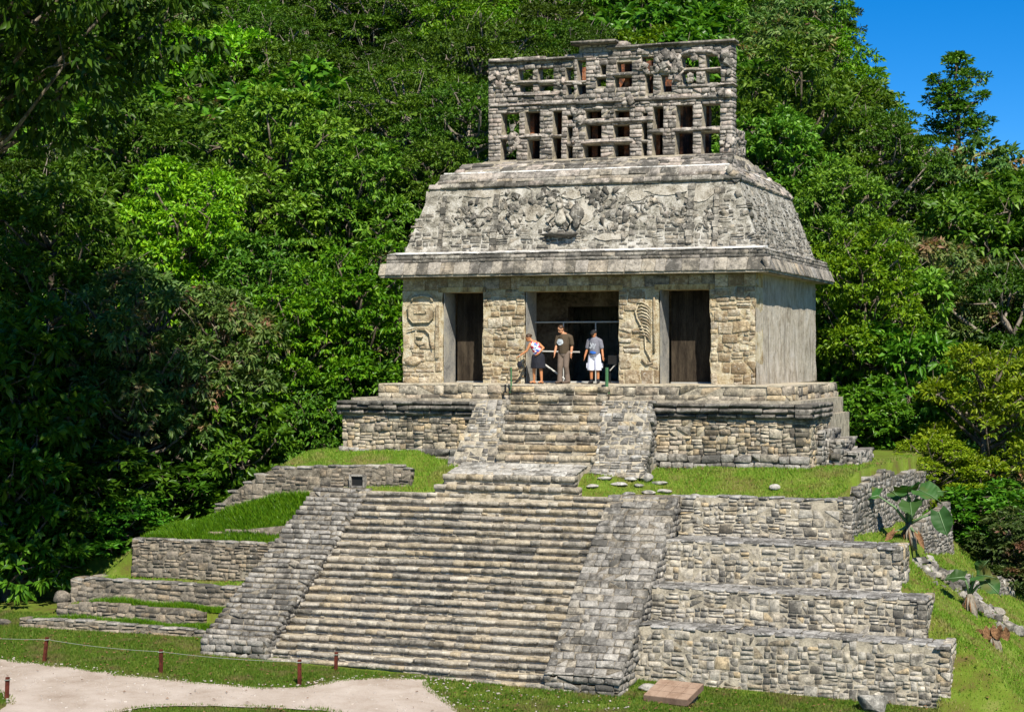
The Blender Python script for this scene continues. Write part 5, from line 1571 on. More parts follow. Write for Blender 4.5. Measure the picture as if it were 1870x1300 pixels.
# ------------------------------------------------------------------ elephant-ear plants on the right slope
def big_leaf(base, tip_dir, L, W, curl, nrm=None, fold=0.34):
    base = Vector(base); d = Vector(tip_dir).normalized()
    up = Vector(nrm) if nrm else Vector((0, 0, 1))
    side = d.cross(up).normalized()
    n_ = side.cross(d).normalized()
    nu, nv = 22, 11
    v, f = [], []
    for i in range(nu):
        s_ = i / (nu - 1)
        wd = W * (math.sin(min(1, s_ * 1.05 + 0.18) * math.pi) ** 0.75 if s_ < 0.95 else 0.02)
        for j in range(nv):
            q = (j / (nv - 1)) * 2 - 1
            back = -0.16 * L * abs(q) * max(0, 1 - s_ * 3)
            rip = 0.045 * L * math.sin(s_ * 17 + q * 2) * abs(q) ** 2 + 0.02 * L * math.sin(s_ * 40) * abs(q)
            p = base + d * (s_ * L * (1 - 0.1 * curl * s_) + back) + side * (q * wd) + n_ * (abs(q) ** 1.4 * wd * fold + rip - curl * L * s_ * s_ * 0.45)
            v.append(tuple(p))
    for i in range(nu - 1):
        for j in range(nv - 1):
            f.append((i * nv + j, i * nv + j + 1, (i + 1) * nv + j + 1, (i + 1) * nv + j))
    mb = MB(); mb.v, mb.f = v, f
    return mb
def ear_plant(label, base, leaves, s_=1.0, trunk=True):
    t = empty('elephant_ear_plant', base, label, 'plant', 'elephant-ear plants on the right slope')
    bx0 = Vector(base)
    if trunk:
        mb = MB(); mb.tube([bx0 + Vector((0.25, -0.25, -0.5)) * s_, bx0 + Vector((0.1, -0.1, -0.1)) * s_, bx0 + Vector((0, 0, 0.35)) * s_], [0.09 * s_, 0.13 * s_, 0.12 * s_], 8); mb.build('stem', M['pale_bark'], t, True)
        for k in range(14):
            a = k * 0.45
            mb = MB(); mb.tube([bx0 + Vector((0.1 * math.cos(a), 0.1 * math.sin(a), 0.25)) * s_, bx0 + Vector((0.22 * math.cos(a), 0.2 * math.sin(a), -0.02)) * s_, bx0 + Vector((0.24 * math.cos(a) + 0.05, 0.22 * math.sin(a) - 0.1, -0.35)) * s_], [0.03, 0.025, 0.01], 5); mb.build('dry_sheath', M['dryleaf'] if k % 2 else M['pale_bark'], t, True)
    for (end, d, L, W, curl, nrm, mat) in leaves:
        e = bx0 + Vector(end) * s_
        mb = MB(); m_ = bx0 + Vector((end[0] * 0.45, end[1] * 0.45, end[2] * 0.62 + 0.1)) * s_
        mb.tube([bx0 + Vector((0, 0, 0.3)) * s_, m_, e], [0.055 * s_, 0.04 * s_, 0.022 * s_], 6); mb.build('stalk', M['stalk'], t, True)
        if mat == 'bigleaf':
            rib = MB(); dd = Vector(d).normalized(); nn_ = Vector(nrm).normalized(); sd = dd.cross(nn_).normalized(); nu_ = sd.cross(dd).normalized()
            rib.tube([e + nu_ * 0.012, e + dd * L * s_ * 0.5 - nu_ * (curl * L * s_ * 0.11 - 0.012), e + dd * L * s_ * 0.9 - nu_ * (curl * L * s_ * 0.36 - 0.012)], [0.018, 0.012, 0.005], 5)
            rib.build('leaf_rib', M['stalk'], t, True)
        big_leaf(e, d, L * s_ * 0.98, W * s_ * 0.95, curl, nrm).build('leaf', M[mat], t, True)
pzx, pzy = 10.35, -1.2
ear_plant('large elephant-ear plant with broad drooping leaves on the right slope', (pzx, pzy, tz(pzx, pzy) + 0.15), [
    ((-0.95, -0.3, 1.25), (-0.8, 0.2, -0.15), 1.0, 0.42, 0.2, (0.1, -0.5, 0.85), 'bigleaf'),
    ((-0.05, 0.15, 1.35), (0.1, -0.5, 0.35), 0.95, 0.48, 0.7, (0.1, -0.7, 0.7), 'bigleaf'),
    ((0.35, 0.0, 1.45), (0.75, -0.4, -0.2), 0.95, 0.45, 0.6, (0.2, -0.6, 0.75), 'bigleaf'),
    ((0.1, -0.3, 1.05), (0.15, -0.7, -0.4), 0.8, 0.4, 0.5, (0, -0.8, 0.6), 'bigleaf'),
    ((1.0, -0.1, 0.75), (0.35, -0.2, -0.9), 1.05, 0.36, 0.2, (0.2, -0.95, 0.1), 'bigleaf'),
    ((0.0, 0.1, 0.9), (0.02, -0.1, 0.9), 0.5, 0.08, 0.0, (0, -1, 0.1), 'bigleaf'),
    ((-0.3, 0.2, 1.15), (-0.4, 0.4, 0.3), 0.8, 0.36, 0.6, (0, -0.6, 0.8), 'bigleaf'), ((0.6, 0.2, 1.3), (0.5, 0.3, 0.2), 0.8, 0.38, 0.7, (0, -0.7, 0.7), 'bigleaf'),
    ((-0.4, -0.4, 0.1), (-0.5, -0.5, -0.6), 0.7, 0.12, 0.4, (0, -0.6, 0.7), 'dryleaf'), ((0.35, -0.4, 0.05), (0.4, -0.5, -0.7), 0.8, 0.1, 0.4, (0, -0.6, 0.7), 'dryleaf')], 0.85)
pzx, pzy = 12.15, -2.3
ear_plant('smaller elephant-ear plant lower on the right slope near the picture edge', (pzx, pzy, tz(pzx, pzy) + 0.15), [
    ((-0.15, -0.2, 0.95), (-0.9, 0.0, -0.1), 0.85, 0.34, 0.2, (0.1, -0.5, 0.85), 'bigleaf'),
    ((0.25, 0.0, 1.0), (0.6, -0.4, 0.1), 0.8, 0.4, 0.6, (0.1, -0.7, 0.7), 'bigleaf'),
    ((0.35, 0.1, 1.15), (0.3, -0.3, 0.5), 0.6, 0.3, 0.5, (0, -0.8, 0.6), 'bigleaf'),
    ((0.55, -0.1, 0.85), (0.7, -0.2, -0.6), 0.8, 0.36, 0.3, (0.2, -0.8, 0.5), 'bigleaf'),
    ((0.05, 0.1, 0.7), (0.15, 0.0, 0.9), 0.45, 0.07, 0.0, (0, -1, 0.1), 'bigleaf')], 0.8)
pzx, pzy = 12.95, -4.0
ear_plant('withered brown elephant-ear plant at the right edge of the slope', (pzx, pzy, tz(pzx, pzy)), [
    ((-0.1, -0.1, 0.45), (-0.15, -0.2, -0.9), 0.5, 0.16, 0.2, (0, -1, 0.2), 'dryleaf'),
    ((0.12, -0.1, 0.5), (0.1, -0.2, -0.9), 0.5, 0.18, 0.2, (0.1, -1, 0.2), 'dryleaf'),
    ((0.3, 0.0, 0.42), (0.35, -0.2, -0.8), 0.45, 0.15, 0.2, (0.1, -1, 0.2), 'dryleaf'),
    ((-0.3, 0.0, 0.3), (-0.8, -0.1, 0.1), 0.4, 0.1, 0.2, (0, -1, 0.3), 'dryleaf')], 0.9)

# ------------------------------------------------------------------ trees
def crown_mesh(seed, R=3.0, H=6.0, z0=0.6, lobes=34, clusters=800, per=18, L=0.26, W=0.1, droop=0.2, spread=0.2, flat=0.75, lob_r=(0.55, 1.0), shape='round', up=0.75):
    r = np.random.default_rng(seed)
    cs, rs = [], []
    for k in range(lobes):
        best = None
        for _ in range(12):
            an, zc = r.uniform(0, 2 * np.pi), r.uniform(0, 1)
            prof = math.sqrt(max(0.12, 1 - (abs(zc - 0.42) * 1.65) ** 2)) if shape != 'wall' else (1.0 if zc < 0.7 else 1 - (zc - 0.7) * 1.5)
            rad_ = R * prof * r.uniform(0.35, 0.95)
            p = np.array([math.cos(an) * rad_, math.sin(an) * rad_, z0 + 0.4 + zc * (H - z0 - 0.9)])
            sep = min([np.linalg.norm(p - c) for c in cs], default=9)
            if best is None or sep > best[0]: best = (sep, p)
        cs.append(best[1]); rs.append(r.uniform(*lob_r))
    cs, rs = np.array(cs), np.array(rs)
    n = clusters * 3
    k = r.choice(len(cs), n, p=rs ** 2 / (rs ** 2).sum())
    d = r.normal(size=(n, 3)); d[:, 2] += up
    d /= np.linalg.norm(d, axis=1)[:, None]
    P = cs[k] + d * (rs[k] * r.uniform(0.72, 1.08, n))[:, None] * np.array([1.15, 1.15, flat])
    dist = np.linalg.norm((P[:, None] - cs[None]) / np.array([1.15, 1.15, flat]), axis=2) / rs[None]
    dist[np.arange(n), k] = 9
    ok = dist.min(1) > 0.7
    P, d = P[ok][:clusters], d[ok][:clusters]
    m = len(P)
    ci = np.repeat(np.arange(m), per)
    nl = len(ci)
    an = r.uniform(0, 2 * np.pi, nl)
    radial = np.stack([np.cos(an), np.sin(an), r.uniform(-0.5, 0.5, nl)], 1)
    # leaves stand around the end of a twig, tips outward
    base = P[ci] + radial * spread * r.uniform(0.1, 1.0, nl)[:, None] * np.array([1, 1, 0.5])
    out = radial * 0.75 + d[ci] * 0.55 + r.normal(size=(nl, 3)) * 0.25
    out[:, 2] -= droop
    out /= np.linalg.norm(out, axis=1)[:, None]
    nn = d[ci] * 0.55 + np.array([0, 0, 0.6]) + r.normal(size=(nl, 3)) * 0.4
    side = np.cross(out, nn); side /= np.linalg.norm(side, axis=1)[:, None] + 1e-6
    nn = np.cross(side, out)
    Ls = L * r.uniform(0.65, 1.3, nl)[:, None]; Ws = W * r.uniform(0.75, 1.25, nl)[:, None]
    fold = 0.18
    v = np.empty((nl, 4, 3))
    v[:, 0] = base
    v[:, 1] = base + out * Ls * 0.5 + side * Ws * 0.5 + nn * Ws * fold
    v[:, 2] = base + out * Ls - nn * Ls * 0.15
    v[:, 3] = base + out * Ls * 0.5 - side * Ws * 0.5 + nn * Ws * fold
    i = np.arange(nl) * 4
    tris = np.concatenate([np.stack([i, i + 1, i + 2], 1), np.stack([i, i + 2, i + 3], 1)])
    mb = MB()
    tr = r.uniform(-0.25, 0.25, 2)
    zt_ = z0 + (H - z0) * 0.6
    mb.tube([(0, 0, -9), (0, 0, -0.8), (tr[0] * 0.4, tr[1] * 0.4, z0 * 0.6 + 0.3), (tr[0], tr[1], zt_)], [0.26, 0.2, 0.16, 0.08], 8)
    for c, rr_ in zip(cs, rs):
        s0 = np.array([tr[0] * 0.7, tr[1] * 0.7, max(0.2, min(zt_, c[2] - np.linalg.norm(c[:2]) * 0.5))])
        mid = (s0 + c) / 2 + np.array([r.uniform(-.25, .25), r.uniform(-.25, .25), -0.15])
        mb.tube([tuple(s0), tuple(mid), tuple(c)], [0.07, 0.05, 0.03], 5)
        for _ in range(3):
            e = c + r.normal(size=3) * rr_ * 0.55 + np.array([0, 0, 0.1])
            mb.tube([tuple(c), tuple((c + e) / 2 + r.normal(size=3) * 0.08), tuple(e)], [0.028, 0.018, 0.007], 4)
    return np_mesh('crown', v.reshape(-1, 3), [tris]), mb.mesh('trunk', True)

SPEC = {
    'broad': dict(n=3, mat='broad', bark='bark', kw=dict(R=2.5, H=5.5, z0=0.1, lobes=34, clusters=620, per=13, L=0.40, W=0.17, droop=0.25, spread=0.16, shape='wall')),
    'fine': dict(n=3, mat='fine', bark='bark', kw=dict(R=2.9, H=6.0, z0=0.4, lobes=38, clusters=1000, per=17, L=0.25, W=0.105, droop=0.2, spread=0.2)),
    'dark': dict(n=3, mat='dark', bark='pale_bark', kw=dict(R=3.1, H=5.5, z0=1.2, lobes=40, clusters=1150, per=22, L=0.15, W=0.075, droop=0.0, spread=0.22, flat=0.5, lob_r=(0.5, 0.95))),
    'lime': dict(n=3, mat='lime', bark='bark', kw=dict(R=2.7, H=5.5, z0=0.1, lobes=38, clusters=1100, per=17, L=0.22, W=0.095, droop=0.25, spread=0.2, shape='wall', lob_r=(0.55, 0.95))),
    'olive': dict(n=2, mat='olive', bark='bark', kw=dict(R=2.9, H=6.0, z0=0.5, lobes=36, clusters=850, per=15, L=0.30, W=0.11, droop=0.35, spread=0.18)),
    'pink': dict(n=2, mat='pink', bark='bark', kw=dict(R=2.9, H=5.5, z0=0.5, lobes=36, clusters=850, per=15, L=0.30, W=0.10, droop=0.4, spread=0.18)),
    'yellow': dict(n=2, mat='yellow', bark='bark', kw=dict(R=2.7, H=5.5, z0=0.3, lobes=40, clusters=1000, per=18, L=0.19, W=0.08, droop=0.05, spread=0.2, flat=0.5, shape='wall', lob_r=(0.45, 0.85))),
    'airy': dict(n=1, mat='broad', bark='bark', kw=dict(R=2.3, H=6.2, z0=0.2, lobes=24, clusters=560, per=17, L=0.26, W=0.12, droop=0.1, spread=0.24, flat=1.0, shape='round', lob_r=(0.4, 0.85))),
    'canopy': dict(n=1, mat='dark', bark='bark', kw=dict(R=7.0, H=16.0, z0=6.0, lobes=80, clusters=2600, per=18, L=0.30, W=0.13, droop=0.35, spread=0.3, lob_r=(0.8, 1.6), up=0.1)),
}
LIB = {}
for si, (k, sp) in enumerate(SPEC.items()):
    LIB[k] = []
    for q in range(sp['n']):
        c, t = crown_mesh(1000 + si * 17 + q, **sp['kw'])
        c.materials.append(M[sp['mat']]); t.materials.append(M[sp['bark']])
        LIB[k].append((c, t))
tcount = [0]
def tree(kind, x, y, zb, height, width, label, cat='tree', group=None, name='jungle_tree'):
    sp = SPEC[kind]
    c, t = LIB[kind][tcount[0] % sp['n']]
    tcount[0] += 1
    e = empty(name, (x, y, zb), label, cat, group)
    e.rotation_euler = (0, 0, rng.uniform(0, 6.28))
    sx_, sz_ = width / (2 * sp['kw']['R'] * 1.1), height / sp['kw']['H']
    s_z = min(max(sz_, sx_ * 0.7), sx_ * 1.3)
    for nm, me in (('crown', c), ('trunk', t)):
        o = link(nm, me, e)
        o.scale = (sx_, sx_, s_z)
        o.location = (0, 0, max(0.0, height - s_z * sp['kw']['H']) if s_z < sz_ else height - s_z * sp['kw']['H'])
    return e
def tree_px(kind, px, pyt, t, wpx, label, pyb=None, group=None, cat='tree', name='jungle_tree'):
    x, y = rt(px, t)
    zb = float(terrain(x, y)) if pyb is None else ztop(pyb, t)
    zt_ = ztop(pyt, t)
    return tree(kind, x, y, zb - 0.2, max(2.0, zt_ - zb + 0.2), wpx / FPX * t, label, cat, group, name)

# big canopy whose overhanging branches reach into the upper left; it shades the bank behind
x, y = rt(150, 48.5)
tree('canopy', x - 3.6, y - 0.5, 0.3, 27.0, 15.0, 'tall dark tree overhanging the upper left corner of the view', 'tree', None, 'canopy_tree')

near = [
 ('broad', 60, 560, 61.0, 300, 'bright large-leaved tree at the far left above the lawn'),
 ('broad', 10, 740, 59.5, 260, 'large-leaved shrub at the left picture edge above the lowest wall'),
 ('broad', 190, 800, 61.5, 260, 'large-leaved bush behind the left end of the brown bulging wall'),
 ('broad', 330, 830, 63.5, 230, 'large-leaved bush behind the tall straight left wall'),
 ('broad', 80, 930, 60.5, 200, 'low leafy shrub at the left end of the lowest wall'),
 ('broad', 225, 900, 60.6, 170, 'low leafy bush between the second and third left walls at their far ends'),
 ('olive', 250, 480, 63.0, 300, 'shaded dark tree in the middle of the left bank'),
 ('fine', 90, 300, 66.0, 340, 'tall shaded tree high on the left edge'),
 ('olive', 400, 520, 65.0, 240, 'shaded tree on the left bank beside the lime bushes'),
 ('broad', 440, 700, 64.5, 210, 'leafy bush above the ruined end of the upper left wall'),
 ('lime', 530, 520, 67.0, 230, 'bright green bush left of the temple, beside the shaded bank'),
 ('lime', 640, 440, 68.5, 260, 'bright lime-green bush close to the left end of the roof eave'),
 ('fine', 560, 680, 66.5, 200, 'fresh green bush just left of the temple plinth'),
 ('broad', 650, 640, 67.5, 190, 'glossy bush behind the left end of the plinth'),
 ('fine', 470, 430, 70.0, 260, 'sunlit light green tree on the left bank above the lime bushes'),
 ('lime', 330, 300, 72.0, 260, 'sunlit yellow-green tree between two shaded masses at upper left'),
 ('fine', 250, 170, 76.0, 300, 'light green tree on the upper left slope with grey twigs'),
 ('fine', 520, 170, 78.0, 290, 'pale green spreading tree high on the slope left of the temple'),
 ('fine', 650, 260, 77.0, 280, 'pale green tree on the slope left of the sloping roof'),
 ('fine', 790, 250, 78.0, 170, 'fresh green sapling against the left edge of the roof'),
 ('dark', 850, 140, 84.0, 260, 'dark flat-crowned tree directly left of the roof comb'),
 ('dark', 740, 100, 88.0, 300, 'dark flat-crowned tree with pale branches above the left slope'),
 ('dark', 880, 20, 94.0, 300, 'dark flat-crowned tree above the left end of the roof comb'),
 ('lime', 1570, 410, 70.0, 230, 'vivid vine-covered tree right of the roof eave'),
 ('fine', 1450, 90, 82.0, 320, 'sunlit green tree directly right of the roof comb'),
 ('fine', 1410, 200, 79.0, 250, 'rounded green tree behind the right shoulder of the roof'),
 ('dark', 1600, 190, 84.0, 260, 'dark green tree below the edge of the sky on the right'),
 ('fine', 1530, 300, 76.0, 240, 'yellowish green tree above the vivid vine-covered tree'),
 ('pink', 1690, 440, 76.0, 280, 'olive tree with pinkish shoots right of the vine-covered tree'),
 ('pink', 1830, 470, 78.0, 280, 'olive tree with pinkish flower heads at the right edge'),
 ('olive', 1770, 255, 86.0, 300, 'olive green tree below the lone tree on the skyline'),
 ('olive', 1890, 300, 86.0, 240, 'olive green tree on the skyline at the right edge'),
 ('broad', 1650, 600, 68.5, 230, 'glossy green tree right of the temple side wall'),
 ('broad', 1560, 690, 67.0, 180, 'glossy bush behind the rubble steps of the plinth'),
 ('yellow', 1800, 610, 65.0, 300, 'yellow-green spreading tree at the right edge'),
 ('yellow', 1700, 790, 63.0, 190, 'yellow-green bush above the receding flank wall'),
 ('broad', 1790, 880, 61.5, 200, 'shaded leafy bush directly behind the short rough flank wall'),
 ('olive', 1870, 930, 59.0, 200, 'shaded shrub at the right edge above the low tumbled wall'),
 ('olive', 1830, 840, 66.0, 280, 'shaded tree behind the elephant-ear plants'),
 ('broad', 1720, 880, 67.0, 200, 'shaded bush behind the flank walls'),
]
for (k, px, pyt, t, wp, lab) in near:
    tree_px(k, px, pyt, t, wp, lab)
x, y = rt(1750, 104)
tree('airy', x, y, ztop(262, 104), ztop(100, 104) - ztop(262, 104), 4.2, 'lone open-crowned tree standing against the sky at the upper right', 'tree', None, 'skyline_tree')
x, y = rt(1755, 104)

# forest rows up the hill: candidates from near to far, those wholly hidden are left out
sky_x = [-100, 1565, 1615, 1640, 1680, 1715, 1770, 1880, 2000]
sky_y = [-400, -300, -60, 60, 150, 205, 235, 275, 320]
ft = np.random.default_rng(77)
kinds = ['fine', 'dark', 'olive', 'fine', 'lime', 'dark', 'broad']
CELL = 12
cover = np.zeros((1300 // CELL + 1, 1870 // CELL + 1), bool)
gy_, gx_ = np.mgrid[0:cover.shape[0], 0:cover.shape[1]] * CELL + CELL / 2
def disc(px, pt, pb, wpx, k):
    return ((gx_ - px) / (wpx * 0.5 * k)) ** 2 + ((gy_ - (pt + pb) / 2) / max(4, (pb - pt) * 0.5 * k)) ** 2 < 1
cover[(gx_ > 740) & (gx_ < 1490) & (gy_ > 470) & (gy_ < 860)] = True
cover[(gx_ > 790) & (gx_ < 1400) & (gy_ > 330) & (gy_ <= 470)] = True
cover[(gx_ > 900) & (gx_ < 1340) & (gy_ > 180) & (gy_ <= 330)] = True
for (k, px, pyt, t, wp, lab) in near:
    cover |= disc(px, pyt, pyt + wp * 1.0, wp, 0.72)
cand = []
for row, t in enumerate(np.arange(74, 143, 6.2)):
    step = (4.4 if t < 100 else 3.6) / t * FPX
    px = -120 + ft.uniform(0, step)
    while px < 1990:
        tt = t + ft.uniform(-2, 2)
        x, y = rt(px, tt)
        zb = float(terrain(x, y))
        hgt = ft.uniform(6.5, 11.0)
        wd = ft.uniform(6.2, 9.6)
        wpx = wd / tt * FPX
        lim = max(float(np.interp(px + o_ * wpx * 0.5, sky_x, sky_y)) for o_ in (-0.4, 0, 0.6, 1.0))
        zmax = ztop(lim, tt)
        if zb + hgt > zmax: hgt = zmax - zb
        kd = kinds[int(ft.integers(len(kinds)))]
        if px > 600 and px < 1000 and row > 2: kd = 'dark' if ft.uniform() < 0.7 else kd
        if hgt > 3.0 and not (abs(x) < 8 and y < 12): cand.append((tt, px, x, y, zb, hgt, wd, kd))
        px += step * ft.uniform(0.75, 1.3)
cand.sort(key=lambda c: c[0])
BINS = [(90, 'at the left picture edge'), (200, 'above the bright large-leaved tree at far left'), (330, 'above the shaded left bank'), (450, 'above the sunlit upper left slope'), (560, 'above the lime bushes left of the temple'),
        (660, 'high left of the sloping roof'), (760, 'midway between the lime bushes and the roof comb'), (860, 'just left of the roof comb'), (950, 'above the left end of the roof comb'), (1040, 'above the broken gap of the roof comb'),
        (1130, 'above the middle of the roof comb'), (1220, 'above the right half of the roof comb'), (1320, 'above the right end of the roof comb'), (1420, 'just right of the roof comb'), (1500, 'right of the roof comb below the treetops'),
        (1580, 'where the forest meets the sky'), (1680, 'below the falling edge of the sky'), (1780, 'under the lone skyline tree'), (2200, 'at the right picture edge')]
WORD = {'fine': 'light green', 'dark': 'dark fine-leaved', 'olive': 'olive green', 'lime': 'bright yellow-green', 'broad': 'glossy large-leaved'}
used, n_far = {}, 0
for (tt, px, x, y, zb, hgt, wd, kd) in cand:
    wpx = wd / tt * FPX
    pt, pb = HOR - FPX * (zb + hgt - CAM[2]) / tt, HOR - FPX * (zb - CAM[2]) / tt
    pb2 = min(pb, pt + wpx * 1.05)
    d = disc(px, pt, pb2, wpx, 1.0)
    if (d & ~cover).sum() < 5: continue
    cover |= disc(px, pt, pb2, wpx, 0.66 if kd != 'dark' else 0.55)
    place = next(n_ for lim, n_ in BINS if px < lim)
    lab = '%s tree %s' % (WORD[kd], place)
    opts = [lab, 'smaller ' + lab, 'farther ' + lab, 'broad ' + lab, 'highest ' + lab, 'partly hidden ' + lab, 'narrow ' + lab, 'farthest ' + lab]
    k = used.get(lab, 0); used[lab] = k + 1
    tree(kd, x, y, zb - 0.4, hgt + 0.4, wd, opts[min(k, 7)], 'tree', 'jungle trees on the hillside')
    n_far += 1
print('far trees', n_far, 'of', len(cand))

# ------------------------------------------------------------------ people
def remeshed(mb, name, mat, parent, voxel=0.009, smooth_it=4):
    me = mb.mesh('tmp')
    o = bpy.data.objects.new('tmp', me)
    COL.objects.link(o)
    md = o.modifiers.new('r', 'REMESH'); md.mode = 'VOXEL'; md.voxel_size = voxel
    ms_ = o.modifiers.new('s', 'SMOOTH'); ms_.iterations = smooth_it; ms_.factor = 0.5
    dg = bpy.context.evaluated_depsgraph_get()
    new = bpy.data.meshes.new_from_object(o.evaluated_get(dg))
    bpy.data.objects.remove(o)
    new.name = name
    for p in new.polygons: p.use_smooth = True
    new.materials.clear(); new.materials.append(mat)
    l = abs_loc(parent)
    new.transform(Matrix.Translation(-l))
    return link(name, new, parent)

def limb(mb, pts, radii, skip=()):
    # densified tapered limb with rounded ends
    P, R_ = [], []
    pts = [Vector(p) for p in pts]
    for i in range(len(pts) - 1):
        for k in range(5):
            f = k / 5
            P.append(pts[i].lerp(pts[i + 1], f)); R_.append(radii[i] * (1 - f) + radii[i + 1] * f)
    P.append(pts[-1]); R_.append(radii[-1])
    mb.tube(P, R_, 12)
    for k_, (p, r) in enumerate(zip(pts, radii)):
        if k_ not in skip: mb.ball(p, r * 0.99, 12, 8)

def hand(mb, wrist, d, side, up, s_=1.0, curl=0.5):
    wrist, d = Vector(wrist), Vector(d).normalized()
    side = (Vector(side) - d * Vector(side).dot(d)).normalized()
    palm = wrist + d * 0.045 * s_
    n_ = d.cross(side).normalized()
    if n_.dot(Vector(up)) < 0: n_ = -n_
    rot = Matrix((side, d, n_)).transposed()
    mb.ball(palm, (0.042 * s_, 0.052 * s_, 0.02 * s_), 12, 8, rot)
    for i, (o_, L) in enumerate(((-0.03, 0.062), (-0.01, 0.072), (0.01, 0.069), (0.03, 0.055))):
        a = palm + side * o_ * s_ + d * 0.035 * s_
        b_ = a + (d - n_ * 0.35 * curl) * L * 0.55 * s_
        c = b_ + (d * 0.75 - n_ * 0.8 * curl) * L * 0.5 * s_
        limb(mb, [a, b_, c], [0.0105 * s_, 0.0098 * s_, 0.0085 * s_])
    a = palm - side * 0.035 * s_ - d * 0.02 * s_
    limb(mb, [a, a - side * 0.025 * s_ + d * 0.025 * s_ - n_ * 0.01, a - side * 0.03 * s_ + d * 0.055 * s_ - n_ * 0.02], [0.0125 * s_, 0.0115 * s_, 0.0095 * s_])

def head(mb, c, look, s_=1.0):
    """c: head centre; look: facing direction"""
    look = Vector(look).normalized()
    side = look.cross(Vector((0, 0, 1))).normalized()
    up = side.cross(look).normalized()
    rot = Matrix((side, look, up)).transposed()
    c = Vector(c)
    mb.ball(c + up * 0.02 * s_ - look * 0.008, (0.076 * s_, 0.094 * s_, 0.098 * s_), 16, 12, rot)
    mb.ball(c - up * 0.052 * s_ + look * 0.022 * s_, (0.058 * s_, 0.066 * s_, 0.062 * s_), 14, 10, rot)
    mb.ball(c - up * 0.022 * s_ + look * 0.096 * s_, (0.015 * s_, 0.022 * s_, 0.024 * s_), 10, 8, rot)
    mb.ball(c - up * 0.07 * s_ + look * 0.08 * s_, (0.024 * s_, 0.012 * s_, 0.011 * s_), 10, 8, rot)
    for q in (-1, 1): mb.ball(c + side * q * 0.076 * s_ - look * 0.005, (0.011 * s_, 0.02 * s_, 0.032 * s_), 10, 8, rot)
    return look, side, up

def face_bits(person, c, look, side, up, s_, skin_dark):
    c = Vector(c)
    for q in (-1, 1):
        mb = MB(); mb.ball(c + side * q * 0.03 * s_ + look * 0.083 * s_ + up * 0.005, (0.013 * s_, 0.009 * s_, 0.007 * s_), 8, 6); mb.build('eye', M['eye'], person, True)
    mb = MB(); mb.ball(c - up * 0.055 * s_ + look * 0.088 * s_, (0.026 * s_, 0.008 * s_, 0.006 * s_), 8, 6); mb.build('mouth', skin_dark, person, True)

M['eye'] = plain('eye', (0.02, 0.015, 0.012), 0.3)
M['lip'] = plain('lip', (0.32, 0.1, 0.07), 0.5)
M['skin1'] = plain('skin_tan', (0.46, 0.20, 0.09), 0.5)
M['skin2'] = plain('skin_fair', (0.50, 0.24, 0.13), 0.5)
M['skin3'] = plain('skin_brown', (0.42, 0.17, 0.075), 0.5)
M['hair'] = plain('brown_hair', (0.05, 0.028, 0.015), 0.5)
M['hair2'] = plain('dark_hair', (0.03, 0.02, 0.012), 0.5)
M['brown_shirt'] = plain('brown_shirt', (0.07, 0.05, 0.03), 0.85)
M['grey_shirt'] = plain('grey_shirt', (0.16, 0.16, 0.19), 0.85)
M['trousers'] = plain('taupe_trousers', (0.16, 0.12, 0.095), 0.85)
M['white_shorts'] = plain('white_shorts', (0.62, 0.63, 0.74), 0.85)
M['black_cloth'] = plain('black_skirt', (0.012, 0.013, 0.02), 0.85)
M['shoe'] = plain('brown_shoe', (0.08, 0.055, 0.04), 0.6)
M['black_shoe'] = plain('black_shoe', (0.015, 0.015, 0.018), 0.6)
M['cap_cloth'] = plain('black_cap', (0.015, 0.015, 0.017), 0.8)
M['print_pale'] = plain('pale_print', (0.5, 0.55, 0.58), 0.8)
M['print_blue'] = plain('blue_print', (0.03, 0.13, 0.5), 0.8)
M['print_grey'] = plain('grey_print', (0.36, 0.38, 0.42), 0.8)
M['watch'] = plain('watch', (0.6, 0.6, 0.58), 0.3)
def floral():
    m, t, out = nt('floral_top')
    geo = N(t, 'ShaderNodeNewGeometry')
    vo = N(t, 'ShaderNodeTexVoronoi'); vo.inputs['Scale'].default_value = 14
    t.links.new(geo.outputs['Position'], vo.inputs['Vector'])
    sep = N(t, 'ShaderNodeSeparateColor'); t.links.new(vo.outputs['Color'], sep.inputs[0])
    c = ramp(t, sep.outputs[0], [(0.0, (0.05, 0.1, 0.4)), (0.25, (0.6, 0.62, 0.66)), (0.45, (0.12, 0.2, 0.5)), (0.62, (0.55, 0.04, 0.06)), (0.76, (0.65, 0.66, 0.68)), (0.9, (0.02, 0.02, 0.06))], 'CONSTANT')
    finish(t, out, c, 0.8)
    return m
M['floral'] = floral()

def shoe(mb, p, d, s_=1.0):
    p, d = Vector(p), Vector(d).normalized()
    limb(mb, [p + Vector((0, 0, 0.045)) - d * 0.06 * s_, p + Vector((0, 0, 0.045)) + d * 0.05 * s_, p + Vector((0, 0, 0.035)) + d * 0.15 * s_], [0.045 * s_, 0.046 * s_, 0.036 * s_])

def patch(person, name, mat, c, u, v, n_, w_, h, bulge=0.02):
    """a thin curved print on a garment"""
    mb = MB()
    c, u, v, n_ = Vector(c), Vector(u).normalized(), Vector(v).normalized(), Vector(n_).normalized()
    k = 6
    base = len(mb.v)
    for i in range(k + 1):
        for j in range(k + 1):
            a, b_ = i / k * 2 - 1, j / k * 2 - 1
            q1, q2 = a * math.sqrt(1 - b_ * b_ / 2), b_ * math.sqrt(1 - a * a / 2)
            rg = 1 + (0.22 if w_ < 0.05 else 0.05) * math.sin(5 * math.atan2(q2, q1) + w_ * 90)
            mb.v.append(tuple(c + u * q1 * rg * w_ + v * q2 * rg * h - n_ * bulge * (q1 * q1)))
    for i in range(k):
        for j in range(k):
            q = base + i * (k + 1) + j
            mb.f.append((q, q + 1, q + k + 2, q + k + 1))
    return mb.build(name, mat, person, True)

ZP = 7.562
